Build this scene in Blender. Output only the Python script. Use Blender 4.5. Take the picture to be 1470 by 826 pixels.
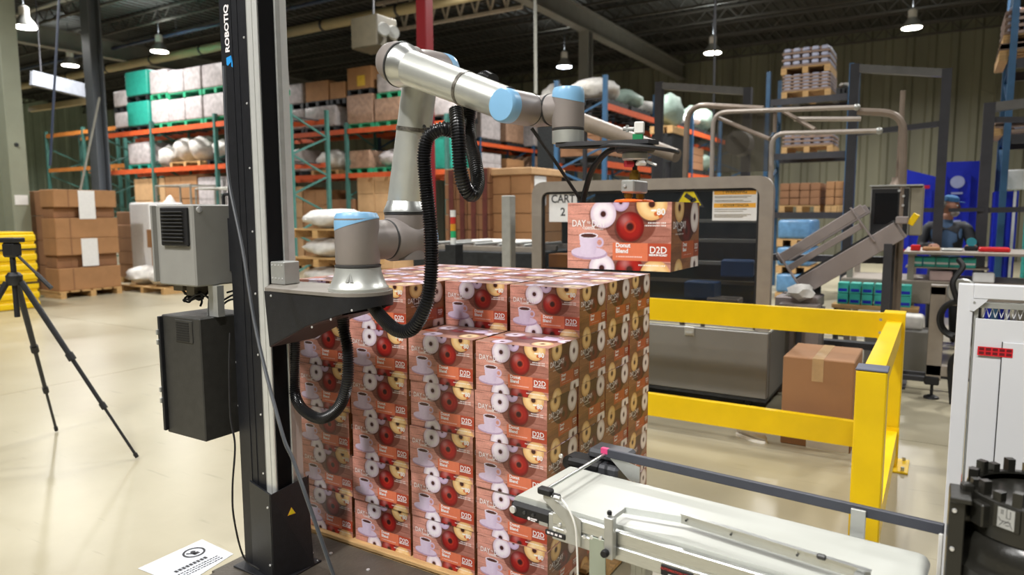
import bpy, bmesh, math, random
import numpy as np
from mathutils import Vector, Matrix, noise as mnoise
PI = math.pi
R = math.radians
random.seed(7)
for o in list(bpy.data.objects): bpy.data.objects.remove(o)
S = bpy.context.scene
COL = S.collection

# ------------------------------------------------------------------ camera
YAW, PITCH, ROLL, CAMH = R(31.6), R(6.2), R(0.25), 1.58
fw = Vector((-math.sin(YAW)*math.cos(PITCH), math.cos(YAW)*math.cos(PITCH), -math.sin(PITCH)))
rt = Vector((math.cos(YAW), math.sin(YAW), 0)); up = rt.cross(fw)
r2 = rt*math.cos(ROLL)-up*math.sin(ROLL); u2 = r2.cross(fw)
cd = bpy.data.cameras.new('camera'); cam = bpy.data.objects.new('camera', cd); COL.objects.link(cam)
cam.matrix_world = Matrix(((r2.x, u2.x, -fw.x, 0), (r2.y, u2.y, -fw.y, 0), (r2.z, u2.z, -fw.z, CAMH), (0, 0, 0, 1)))
cd.sensor_width = 36; cd.lens = 36*1000/1470; cd.clip_end = 200; cd.clip_start = .05
cd.dof.use_dof = True; cd.dof.focus_distance = 2.5; cd.dof.aperture_fstop = 2.6
S.camera = cam

# ------------------------------------------------------------------ world, lights, exposure
w = bpy.data.worlds.new('world'); S.world = w; w.use_nodes = True
w.node_tree.nodes['Background'].inputs[0].default_value = (.80, .90, 1, 1)
w.node_tree.nodes['Background'].inputs[1].default_value = .10
S.view_settings.view_transform = 'Standard'; S.view_settings.look = 'None'
S.view_settings.exposure = 0.06; S.view_settings.gamma = 1; S.view_settings.use_curve_mapping = False

def area(name, loc, size, power, color=(1, .985, .96), rot=(0, 0, 0), shape='DISK', spread=180):
    l = bpy.data.lights.new(name, 'AREA'); l.shape = shape; l.size = size; l.energy = power; l.color = color
    l.spread = R(spread)
    o = bpy.data.objects.new(name, l); o.location = loc; o.rotation_euler = rot; COL.objects.link(o); return o
CEIL = 7.4
# high bay lamps of the hall outside the frame: over and behind the camera, over the cell and the aisles; the last three are fill added to brighten the left wall
for i, (x, y, p) in enumerate([(-2.2, -2.0, 400), (1.2, -1.6, 190), (-6.5, 2.2, 140), (-5.5, -3.5, 230),
                               (2.5, 6.0, 130), (-3.2, 4.4, 150), (-9, 8.5, 300), (-13, 3.5, 230), (-4, 10.5, 330), (1.5, 11, 260), (-17, 9, 330), (-9, 12, 300), (4, 15, 330), (-3, 18, 300), (-26, 16, 420), (-33, 12, 480), (-27, 5, 380)]):
    area('bay_or_fill_light', (x, y, CEIL-.75), .55, p, spread=150)

# ------------------------------------------------------------------ helpers
def lin(c):
    if isinstance(c, str): c = [int(c[i:i+2], 16)/255 for i in (0, 2, 4)]
    return [(v/12.92 if v <= .04045 else ((v+.055)/1.055)**2.4) for v in c]
MATS = {}
def mat(name, col, rough=.5, metal=0, ns=8., na=.12, bump=0., bs=60., stretch=None, emit=0, spec=None, alpha=None, trans=0, coat=0):
    if name in MATS: return MATS[name]
    m = bpy.data.materials.new(name); m.use_nodes = True; MATS[name] = m
    nt = m.node_tree; b = nt.nodes['Principled BSDF']; c = lin(col)
    tc = nt.nodes.new('ShaderNodeTexCoord'); src = tc.outputs['Object']
    if stretch:
        mp = nt.nodes.new('ShaderNodeMapping'); mp.inputs['Scale'].default_value = stretch
        nt.links.new(src, mp.inputs[0]); src = mp.outputs[0]
    n = nt.nodes.new('ShaderNodeTexNoise'); n.inputs['Scale'].default_value = ns; n.inputs['Detail'].default_value = 4
    nt.links.new(src, n.inputs['Vector'])
    rp = nt.nodes.new('ShaderNodeValToRGB')
    rp.color_ramp.elements[0].position = .3; rp.color_ramp.elements[1].position = .7
    rp.color_ramp.elements[0].color = [v*(1-na) for v in c]+[1]
    rp.color_ramp.elements[1].color = [min(1, v*(1+na)) for v in c]+[1]
    nt.links.new(n.outputs[0], rp.inputs[0]); nt.links.new(rp.outputs[0], b.inputs['Base Color'])
    b.inputs['Roughness'].default_value = rough; b.inputs['Metallic'].default_value = metal
    if coat: b.inputs['Coat Weight'].default_value = coat
    if spec is not None: b.inputs['Specular IOR Level'].default_value = spec
    if emit:
        b.inputs['Emission Color'].default_value = c+[1]; b.inputs['Emission Strength'].default_value = emit
    if alpha is not None: b.inputs['Alpha'].default_value = alpha
    if trans: b.inputs['Transmission Weight'].default_value = trans
    if bump:
        n2 = nt.nodes.new('ShaderNodeTexNoise'); n2.inputs['Scale'].default_value = bs; nt.links.new(src, n2.inputs['Vector'])
        bp = nt.nodes.new('ShaderNodeBump'); bp.inputs['Strength'].default_value = bump; bp.inputs['Distance'].default_value = .01
        nt.links.new(n2.outputs[0], bp.inputs['Height']); nt.links.new(bp.outputs[0], b.inputs['Normal'])
    return m

ORG = {}
CHK = {}
class MB:
    def __init__(s): s.bm = bmesh.new()
    def _tag(s, vs, mi):
        if mi:
            done = set()
            for v in vs:
                for f in v.link_faces: f.material_index = mi
    def box(s, c, d, rot=None, bev=0, mi=0, seg=0):
        r = bmesh.ops.create_cube(s.bm, size=1); vs = r['verts']
        if isinstance(rot, (int, float)): rot = Matrix.Rotation(rot, 3, 'Z')
        for v in vs: v.co = Vector((v.co.x*d[0], v.co.y*d[1], v.co.z*d[2]))
        seg = seg or (3 if bev >= .028 else 1)
        if bev:
            es = list({e for v in vs for e in v.link_edges})
            rr = bmesh.ops.bevel(s.bm, geom=es, offset=bev, segments=seg, affect='EDGES', profile=.5)
            vs = list({v for f in rr['faces'] for v in f.verts} | {v for v in vs if v.is_valid})
        M = (rot.to_4x4() if rot else Matrix())
        for v in vs: v.co = (M @ v.co)+Vector(c)
        s._tag(vs, mi); return s
    def bx(s, x0, x1, y0, y1, z0, z1, bev=0, mi=0):
        return s.box(((x0+x1)/2, (y0+y1)/2, (z0+z1)/2), (abs(x1-x0), abs(y1-y0), abs(z1-z0)), None, bev, mi)
    def bar(s, a, b, wd, hh, mi=0, upv=(0, 0, 1), bev=0):
        a, b = Vector(a), Vector(b); d = b-a; L = d.length; x = d/L; U = Vector(upv)
        if abs(x.dot(U)) > .99: U = Vector((0, 1, 0))
        y = U.cross(x).normalized(); z = x.cross(y)
        M = Matrix((x, y, z)).transposed()
        return s.box((a+b)/2, (L, wd, hh), M, bev, mi)
    def lathe(s, prof, o=(0, 0, 0), ax=(0, 0, 1), seg=32, mi=0, cap=True):
        o = Vector(o); ax = Vector(ax).normalized()
        t = Vector((1, 0, 0)) if abs(ax.x) < .9 else Vector((0, 1, 0))
        e1 = ax.cross(t).normalized(); e2 = ax.cross(e1); rings = []
        for r, h in prof:
            rings.append([s.bm.verts.new(o+ax*h+(e1*math.cos(2*PI*k/seg)+e2*math.sin(2*PI*k/seg))*max(r, 1e-5)) for k in range(seg)])
        for a, b in zip(rings, rings[1:]):
            for k in range(seg):
                f = s.bm.faces.new((a[k], a[(k+1) % seg], b[(k+1) % seg], b[k])); f.material_index = mi
        if cap:
            for rg, fl in ((rings[0], 1), (rings[-1], 0)):
                f = s.bm.faces.new(rg[::-1] if fl else rg); f.material_index = mi
        return s
    def cyl(s, a, b, r, rb=None, seg=16, mi=0):
        a, b = Vector(a), Vector(b)
        return s.lathe([(r, 0), (r if rb is None else rb, (b-a).length)], a, b-a, seg, mi)
    def tube(s, pts, r, seg=8, mi=0, n=0, closed=False):
        pts = [Vector(p) for p in pts]
        if n: pts = spline(pts, n)
        rr = r if callable(r) else (lambda i: r)
        rings = []; prev = None
        for i, p in enumerate(pts):
            t = (pts[min(i+1, len(pts)-1)]-pts[max(i-1, 0)])
            t = t.normalized() if t.length > 1e-9 else Vector((0, 0, 1))
            if prev is None:
                q = Vector((0, 0, 1)) if abs(t.z) < .9 else Vector((1, 0, 0)); e1 = t.cross(q).normalized()
            else:
                e1 = (prev-t*prev.dot(t)).normalized()
            prev = e1; e2 = t.cross(e1); ra = rr(i)
            rings.append([s.bm.verts.new(p+(e1*math.cos(2*PI*k/seg)+e2*math.sin(2*PI*k/seg))*ra) for k in range(seg)])
        for a, b in zip(rings, rings[1:]):
            for k in range(seg):
                f = s.bm.faces.new((a[k], a[(k+1) % seg], b[(k+1) % seg], b[k])); f.material_index = mi
        for rg, fl in ((rings[0], 1), (rings[-1], 0)):
            f = s.bm.faces.new(rg[::-1] if fl else rg); f.material_index = mi
        return s
    def prism(s, poly, ext, mi=0):
        ext = Vector(ext); a = [s.bm.verts.new(Vector(p)) for p in poly]; b = [s.bm.verts.new(Vector(p)+ext) for p in poly]
        n = len(a); fs = [s.bm.faces.new(a), s.bm.faces.new(b[::-1])]
        for k in range(n): fs.append(s.bm.faces.new((a[k], b[k], b[(k+1) % n], a[(k+1) % n])))
        for f in fs: f.material_index = mi
        return s
    def ball(s, c, r, sc=(1, 1, 1), seg=12, mi=0, jit=0):
        rr = bmesh.ops.create_icosphere(s.bm, subdivisions=2 if seg <= 12 else 3, radius=1)
        for v in rr['verts']:
            j = 1+jit*mnoise.noise(v.co*2.3+Vector(c))
            v.co = Vector((v.co.x*r*sc[0]*j, v.co.y*r*sc[1]*j, v.co.z*r*sc[2]*j))+Vector(c)
        s._tag(rr['verts'], mi); return s
    def verts(s, vs, fs, mi=0):
        b = [s.bm.verts.new(v) for v in vs]
        for f in fs:
            try: ff = s.bm.faces.new([b[i] for i in f]); ff.material_index = mi
            except ValueError: pass
        return s
    def build(s, name, mats, parent=None, flat=False, ang=35):
        bmesh.ops.recalc_face_normals(s.bm, faces=s.bm.faces)
        me = bpy.data.meshes.new(name); s.bm.to_mesh(me); s.bm.free()
        if not isinstance(mats, (list, tuple)): mats = [mats]
        for m in mats: me.materials.append(m)
        if not flat:
            me.shade_smooth(); me.set_sharp_from_angle(angle=R(ang))
        return link(name, me, parent)
def spline(pts, n):
    pts = [Vector(p) for p in pts]; P = [2*pts[0]-pts[1]]+pts+[2*pts[-1]-pts[-2]]; out = []
    for i in range(1, len(P)-2):
        a, b, c, d = P[i-1], P[i], P[i+1], P[i+2]
        for k in range(n):
            t = k/n
            out.append(.5*((2*b)+(c-a)*t+(2*a-5*b+4*c-d)*t*t+(-a+3*b-3*c+d)*t**3))
    out.append(pts[-1]); return out
def link(name, me, parent=None):
    """the mesh is authored in world coordinates; its origin goes to the middle of its base"""
    co = np.empty(len(me.vertices)*3); me.vertices.foreach_get('co', co); co = co.reshape(-1, 3)
    lo, hi = co.min(0), co.max(0); org = Vector(((lo[0]+hi[0])/2, (lo[1]+hi[1])/2, lo[2]))
    me.transform(Matrix.Translation(-org))
    o = bpy.data.objects.new(name, me); COL.objects.link(o); ORG[o.name] = org
    if parent is not None:
        o.parent = parent; o.location = org-ORG[parent.name]; CHK.setdefault(parent.name, []).append(o)
    else: o.location = org
    return o
def thing(name, label, cat, loc=(0, 0, 0), group=None):
    o = bpy.data.objects.new(name, None); COL.objects.link(o); o.location = loc; o.empty_display_size = .1
    ORG[o.name] = Vector(loc); tag(o, label, cat, group); return o
def tag(o, label=None, cat=None, group=None, kind=None):
    if label: o['label'] = label
    if cat: o['category'] = cat
    if group: o['group'] = group
    if kind: o['kind'] = kind
    return o
def dup(o, loc, label, rz=None, group=None, parent=None):
    c = o.copy(); COL.objects.link(c)
    if parent is None:
        c.location = loc; ORG[c.name] = Vector(loc)
        if label: c['label'] = label
        if group: c['group'] = group
        if rz is not None: c.rotation_euler.z = rz
    else: c.parent = parent
    for ch in CHK.get(o.name, []):
        d = dup(ch, None, None, parent=c); CHK.setdefault(c.name, []).append(d)
    return c
def text_mesh(txt, size, bold=0., align='CENTER', sx=1.):
    cu = bpy.data.curves.new('t', 'FONT'); cu.body = txt; cu.size = size; cu.align_x = align; cu.align_y = 'CENTER'
    cu.offset = bold; cu.resolution_u = 3; cu.space_line = .95
    o = bpy.data.objects.new('t', cu); COL.objects.link(o)
    dg = bpy.context.evaluated_depsgraph_get(); me = o.evaluated_get(dg).to_mesh()
    vs = [(v.co.x*sx, v.co.y) for v in me.vertices]; fs = [tuple(p.vertices) for p in me.polygons]
    o.evaluated_get(dg).to_mesh_clear(); bpy.data.objects.remove(o); bpy.data.curves.remove(cu)
    return vs, fs
def letters(mb, txt, o, ux, uy, size, mi=0, bold=0., align='CENTER', sx=1.):
    o, ux, uy = Vector(o), Vector(ux).normalized(), Vector(uy).normalized()
    vs, fs = text_mesh(txt, size, bold, align, sx)
    return mb.verts([o+ux*a+uy*b for a, b in vs], fs, mi)

# ------------------------------------------------------------------ materials
M_black = mat('black_powder_coat', '1b1c20', .42, 0, 40, .2, .15, 300)
M_black2 = mat('dark_sheet_steel', '33322f', .5, 0, 30, .15, .12, 260)
M_rubber = mat('black_rubber', '141416', .55, 0, 30, .2)
M_hose = mat('black_corrugated_plastic', '18181a', .28, 0, 30, .2)
M_alu = mat('brushed_aluminium', 'c9cbc8', .30, .85, 30, .06, .05, 400, (1, 1, 12))
M_alus = mat('satin_aluminium', 'b9bab6', .42, .6, 20, .08)
M_tube = mat('polished_arm_tube', 'd4d6d0', .34, .62, 20, .04)
M_robgrey = mat('robot_grey_casting', '8f8783', .42, .15, 12, .05)
M_blue = mat('light_blue_cap_plastic', '84b6dc', .32, 0, 10, .03)
M_seal = mat('dark_seal_ring', '3a3a3a', .4)
M_grey = mat('grey_enclosure_paint', '8d8c87', .45, 0, 14, .04, .08, 400)
M_white = mat('white_paint', 'd8d6d4', .4, 0, 10, .04)
M_screw = mat('bright_screw', 'e6e6e6', .3, .6)
M_yellow = mat('yellow_safety_paint', 'f0c800', .38, 0, 6, .05, .03, 120)
M_kraft = mat('kraft_cardboard', 'a37850', .8, 0, 5, .10, .1, 90)
M_kraft2 = mat('brown_cardboard', '8d6546', .8, 0, 5, .10, .1, 90)
M_kraft3 = mat('pale_cardboard', 'c29c72', .8, 0, 5, .10, .1, 90)
M_tape = mat('packing_tape', 'b79871', .3, 0, 20, .08)
M_wood = mat('pallet_wood', 'c09a66', .75, 0, 6, .22, .3, 40, (1, 8, 8))
M_brass = mat('brass_fitting', 'c79a45', .28, .9)
M_orange = mat('orange_silicone', 'e8681c', .45)
M_redp = mat('red_plastic', 'c4283c', .4)
M_wplas = mat('white_plastic', 'eceae4', .35)
M_paper = mat('white_paper', 'e4e4e4', .6, 0, 20, .04)
M_ink = mat('dark_print_ink', '2c2c30', .6)
M_steel = mat('dull_stainless_frame', 'a39a90', .42, .45, 10, .08)
M_steeld = mat('dark_frame_steel', '3d3d41', .5, .3)
M_glass = mat('smoked_guard_panel', '20262a', .08, 0, 10, .02, alpha=.38)
M_rackor = mat('orange_rack_beam', 'c8552a', .5, 0, 8, .12)
M_rackgr = mat('green_rack_upright', '3f6d66', .5, 0, 8, .12)
M_rackbl = mat('blue_rack_upright', '2f5678', .5, 0, 8, .12)
M_wrap = mat('stretch_wrapped_white_goods', 'b7b0b0', .35, 0, 9, .22, .8, 9)
M_wrapb = mat('stretch_wrapped_cartons', '9f7f69', .4, 0, 9, .25, .7, 9)
M_plgr = mat('green_plastic_pallet', '2f9c72', .5)
M_teal = mat('teal_crate_plastic', '2c9a88', .45, 0, 12, .12)
M_bag = mat('white_woven_sack', 'cfccc6', .7, 0, 12, .14, .8, 14)
M_royal = mat('royal_blue_plastic', '1428b4', .4, 0, 4, .12)
M_amber = mat('amber_sign_colour', 'e8a93a', .5)
M_signy = mat('yellow_warning_colour', 'e8d21c', .5)
M_dark = mat('machine_dark_parts', '2a2c2e', .45, .2, 20, .3)
M_belt = mat('off_white_belt', 'c2c4bc', .32, 0, 3, .05, .02, 60, (.6, 4, 1))

# ------------------------------------------------------------------ the hall
def floor_mat():
    m = bpy.data.materials.new('polished_concrete'); m.use_nodes = True; nt = m.node_tree; b = nt.nodes['Principled BSDF']
    g = nt.nodes.new('ShaderNodeNewGeometry')
    n = nt.nodes.new('ShaderNodeTexNoise'); n.inputs['Scale'].default_value = .8; n.inputs['Detail'].default_value = 8; n.inputs['Roughness'].default_value = .6
    nt.links.new(g.outputs['Position'], n.inputs['Vector'])
    r = nt.nodes.new('ShaderNodeValToRGB'); r.color_ramp.elements[0].position = .3; r.color_ramp.elements[1].position = .72
    r.color_ramp.elements[0].color = lin('989078')+[1]; r.color_ramp.elements[1].color = lin('aea790')+[1]
    nt.links.new(n.outputs[0], r.inputs[0])
    # scuffs and fine scratches
    mp = nt.nodes.new('ShaderNodeMapping'); mp.inputs['Rotation'].default_value = (0, 0, .6); mp.inputs['Scale'].default_value = (1, 9, 1)
    nt.links.new(g.outputs['Position'], mp.inputs[0])
    n2 = nt.nodes.new('ShaderNodeTexNoise'); n2.inputs['Scale'].default_value = 2.2; n2.inputs['Detail'].default_value = 10; nt.links.new(mp.outputs[0], n2.inputs['Vector'])
    r2_ = nt.nodes.new('ShaderNodeValToRGB'); r2_.color_ramp.elements[0].position = .28; r2_.color_ramp.elements[1].position = .36
    r2_.color_ramp.elements[0].color = (.55, .53, .5, 1); r2_.color_ramp.elements[1].color = (1, 1, 1, 1)
    nt.links.new(n2.outputs[0], r2_.inputs[0])
    mx = nt.nodes.new('ShaderNodeMix'); mx.data_type = 'RGBA'; mx.blend_type = 'MULTIPLY'; mx.inputs[0].default_value = .5
    nt.links.new(r.outputs[0], mx.inputs[6]); nt.links.new(r2_.outputs[0], mx.inputs[7]); nt.links.new(mx.outputs[2], b.inputs['Base Color'])
    rr = nt.nodes.new('ShaderNodeMapRange'); rr.inputs[3].default_value = .22; rr.inputs[4].default_value = .40
    nt.links.new(n.outputs[0], rr.inputs[0]); nt.links.new(rr.outputs[0], b.inputs['Roughness'])
    b.inputs['Specular IOR Level'].default_value = .55
    return m
M_floor = floor_mat()
M_joint = mat('dirty_floor_joint', '5d574b', .8)
f = tag(MB().bx(-42, 15, -11, 27, -.1, -.012).build('floor', M_joint), kind='structure')
xs = [-42, -34.3, -29.75, -25.2, -20.6, -16.05, -11.5, -6.95, -2.4, 2.15, 6.7, 15]; ys = [-11, -8.1, -3.6, .9, 5.4, 9.9, 14.4, 18.9, 27]
meshes = {}
for i in range(len(xs)-1):
    for j in range(len(ys)-1):
        MB().bx(xs[i]+.004, xs[i+1]-.004, ys[j]+.004, ys[j+1]-.004, -.012, 0).build('slab', M_floor, f)

M_wallb = mat('corrugated_wall_paint', '6d6c5a', .6, 0, 1.2, .25, stretch=(1, 1, .15))
M_walll = mat('pale_green_wall_paint', '9fae98', .6, 0, 1.5, .1)
M_wallp = mat('plain_wall_paint', '77766c', .7)
M_deck = mat('dark_roof_deck', '33322f', .55, .2, 2, .3)
M_joist = mat('dark_joist_steel', '4a4742', .5, .2)
def ribwall(name, a, b, n, z0, z1, depth, m, inward):
    """corrugated sheet wall from a to b, ribs pushed towards `inward`"""
    a, b, inw = Vector(a), Vector(b), Vector(inward); mb = MB(); vs = []; fs = []
    prof = [(0, 0), (.55, 0), (.65, 1), (.9, 1)]
    pts = []
    for k in range(n):
        for t, d in prof: pts.append(a+(b-a)*((k+t)/n)+inw*d*depth)
    pts.append(b)
    for p in pts: vs += [(p.x, p.y, z0), (p.x, p.y, z1)]
    fs = [(2*i, 2*i+2, 2*i+3, 2*i+1) for i in range(len(pts)-1)]
    mb.verts(vs, fs); t = (b-a).normalized()
    c = (a+b)/2-inw*.08
    mb.box((c.x, c.y, (z0+z1)/2), (abs(b.x-a.x)+.12, abs(b.y-a.y)+.12, z1-z0))
    return tag(mb.build(name, m, flat=True), kind='structure')
ribwall('wall_back', (-40, 26, 0), (14, 26, 0), 90, 0, CEIL+.1, .06, M_wallb, (0, -1, 0))
ribwall('wall_left', (-40, -10, 0), (-40, 26, 0), 60, 0, CEIL+.1, .05, M_walll, (1, 0, 0))
tag(MB().bx(14, 14.2, -10, 26, 0, CEIL+.1).build('wall_right', M_wallp), kind='structure')
tag(MB().bx(-40, 14, -10.2, -10, 0, CEIL+.1).build('wall_front', M_wallp), kind='structure')
# roof deck with ribs running away from the camera, open-web joists below it
mb = MB(); vs = []; fs = []; n = 200
for k in range(n+1):
    for t, d in ((0, 0), (.5, 0), (.6, .04), (.9, .04)):
        x = -40+(k+t)*54/(n+1); vs += [(x, -10, CEIL+d), (x, 26, CEIL+d)]
for i in range(len(vs)//2-1): fs.append((2*i, 2*i+1, 2*i+3, 2*i+2))
mb.verts(vs, fs); mb.bx(-40.2, 14.2, -10.2, 26.2, CEIL+.1, CEIL+.2)
ceil = tag(mb.build('ceiling', M_deck, flat=True), kind='structure')
mb = MB(); z0, z1 = CEIL-.42, CEIL-.03
mb.bx(-40, 14, -.04, .04, z1-.06, z1); mb.bx(-40, 14, -.035, .035, z0, z0+.05)
for k in range(90):
    xa = -40+k*.6; mb.bar((xa, 0, z0+.03), (xa+.3, 0, z1-.03), .025, .025); mb.bar((xa+.3, 0, z1-.03), (xa+.6, 0, z0+.03), .025, .025)
jo = mb.build('joist', M_joist, ceil)
k = 1
for y in np.arange(-8.2, 26, 1.7):
    if k == 1: jo.location.y += y; k = 0; continue
    j = jo.copy(); COL.objects.link(j); j.location.y = jo.location.y+y+8.2
M_gird = mat('pale_girder_paint', '7d7b74', .5, 0, 3, .1)
mb = MB()
for x0, y0, y1 in ((-8.5, -10, 25.9),):
    mb.bx(x0-.14, x0+.14, y0, y1, 6.42, 6.46); mb.bx(x0-.14, x0+.14, y0, y1, 6.94, 6.98); mb.bx(x0-.02, x0+.02, y0, y1, 6.46, 6.94)
gi = tag(mb.build('trim_1', M_gird), kind='structure')
mb = MB(); mb.bx(-22.7, -22.42, -10, 25.9, 6.42, 6.46).bx(-22.7, -22.42, -10, 25.9, 6.94, 6.98).bx(-22.58, -22.54, -10, 25.9, 6.46, 6.94)
tag(mb.build('trim_2', M_gird), kind='structure')

def hcolumn(loc, label, m, wd=.3, dp=.28, h=6.42, name='steel_column'):
    x, y = loc; mb = MB()
    mb.bx(x-wd/2, x+wd/2, y-dp/2, y-dp/2+.03, .03, h).bx(x-wd/2, x+wd/2, y+dp/2-.03, y+dp/2, .03, h).bx(x-.015, x+.015, y-dp/2+.03, y+dp/2-.03, .03, h)
    t = thing(name, label, 'column', (x, y, 0)); mb.build('shaft', m, t)
    MB().bx(x-wd/2-.08, x+wd/2+.08, y-dp/2-.08, y+dp/2+.08, 0, .03).build('base_plate', m, t)
    return t
M_pilg = mat('pale_green_column_paint', '8f9483', .55, 0, 3, .06)
M_pila = mat('slate_grey_column_paint', '5d646c', .5, 0, 3, .08)
M_pilr = mat('red_column_paint', '8c1a22', .45, 0, 3, .08)
M_pilw = mat('pale_grey_column_paint', '8b8c88', .5, 0, 3, .08)
hcolumn((-8.5, 17.7), 'pale grey steel column under the roof girder right of the red post', M_pilw, .30)
hcolumn((-15.4, 8.25), 'slate grey steel column beside the tall teal crates', M_pila, .30, .26, 7.38)
# near left column, a boxed section with a paper notice
t = thing('steel_column', 'wide pale green steel column at the left edge behind the yellow crates', 'column', (-14.8, 6.35, 0))
mb = MB(); mb.bx(-14.98, -14.62, 6.2, 6.5, .03, 7.38, .01); mb.build('shaft', M_pilg, t)
MB().bx(-15.14, -15.03, 6.05, 6.3, .03, 7.38, .005).build('side_channel', M_pilg, t)
MB().bx(-15.2, -14.5, 6.0, 6.6, 0, .03).build('base_plate', M_pilg, t)
MB().bx(-14.62, -14.61, 6.24, 6.46, 1.75, 1.93).build('paper_notice', M_paper, t)
MB().cyl((-14.62, 6.34, 2.85), (-14.60, 6.34, 2.85), .035).build('bolt_hole_plug', M_dark, t)
# red post
t = thing('steel_post', 'tall red painted steel post rising behind the robot elbow', 'post', (-5.75, 7.25, 0))
MB().bx(-5.83, -5.67, 7.17, 7.33, .02, 7.38, .01).build('shaft', M_pilr, t)
MB().bx(-5.93, -5.57, 7.07, 7.43, 0, .02).build('base_plate', M_pilr, t)
# roof pipes
M_pipe = mat('cream_pipe_paint', 'a39572', .5, 0, 2, .1)
M_pipew = mat('pale_conduit', '8f8f86', .5)
M_piped = mat('dark_blue_pipe', '2f3a52', .5)
M_piper = mat('red_sprinkler_pipe', '7a3530', .5)
def pipe(label, a, b, r, m, cat='pipe', hang=True):
    t = thing('roof_pipe', label, cat, ((a[0]+b[0])/2, (a[1]+b[1])/2, a[2]))
    MB().cyl(a, b, r, seg=12).build('pipe_run', m, t)
    a_, b_ = Vector(a), Vector(b); L = (b_-a_).length; n = max(2, int(L/2.4))
    for k in range(n):
        c = a_+(b_-a_)*((k+.5)/n); d = (b_-a_).normalized()
        mb = MB(); mb.cyl(c-d*.03, c+d*.03, r*1.18, seg=12); mb.cyl(c+Vector((0, 0, r)), (c.x, c.y, CEIL+.02), .008, seg=5); mb.build('hanger', M_steeld, t)
pipe('thick cream roof pipe running above the left racks', (-30, 13.2, 6.35), (0, 13.2, 6.35), .13, M_pipe)
pipe('thin dark blue pipe just above the cream roof pipe', (-30, 12.7, 6.75), (-6, 12.7, 6.75), .05, M_piped)
pipe('thin pale conduit crossing the roof at upper left', (-30, 9.3, 6.75), (-4, 9.3, 6.75), .05, M_pipew)
pipe('red sprinkler pipe running below the joists at top centre', (-8, 9.4, 6.9), (14, 9.4, 6.9), .035, M_piper)

M_lamp = mat('lit_lamp_lens', 'fff8ea', .5, emit=26)
M_lampb = mat('lit_lamp_lens_cool', 'dfeaff', .5, emit=20)
def lamp(p, label, power, m=M_lamp):
    p = Vector(p); t = thing('high_bay_lamp', label, 'ceiling lamp', (p.x, p.y, p.z), 'high bay lamps under the roof')
    del t['group']
    MB().lathe([(.235, 0), (.24, .02), (.20, .10), (.12, .20), (.10, .24)], p, seg=24).build('reflector', M_alus, t)
    MB().lathe([(.225, -.012), (.226, .002)], p, seg=24).build('lens', m, t)
    MB().lathe([(.10, .24), (.10, .42), (.06, .46)], p, seg=16).build('ballast_housing', M_wplas, t)
    MB().cyl(p+Vector((0, 0, .46)), (p.x, p.y, CEIL+.02), .008, seg=5).build('hanging_wire', M_steeld, t)
    area('bay_or_fill_light', (p.x, p.y, p.z-.03), .42, power, (1, .98, .95), spread=160)
    area('bay_uplight', (p.x, p.y, p.z+.50), .3, power*.10, (.92, 1, .98), rot=(PI, 0, 0))
lamp((-0.903, 20.693, 6.136), 'bright lamp at upper right above the dark portal frame', 260)
lamp((-5.574, 19.557, 5.87), 'bright lamp hanging left of the tall bottle pallet', 260)
lamp((-9.949, 19.234, 5.923), 'cool lamp hanging between the red post and pale column', 160, M_lampb)
lamp((-18.914, 11.969, 6.089), 'lamp above the tall teal crates at left', 200)
lamp((-23.176, 11.715, 6.135), 'small lamp seen left of the slate grey column', 160)
lamp((-17.611, 7.998, 5.716), 'lamp beside the wide green column at upper left', 200)

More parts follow.
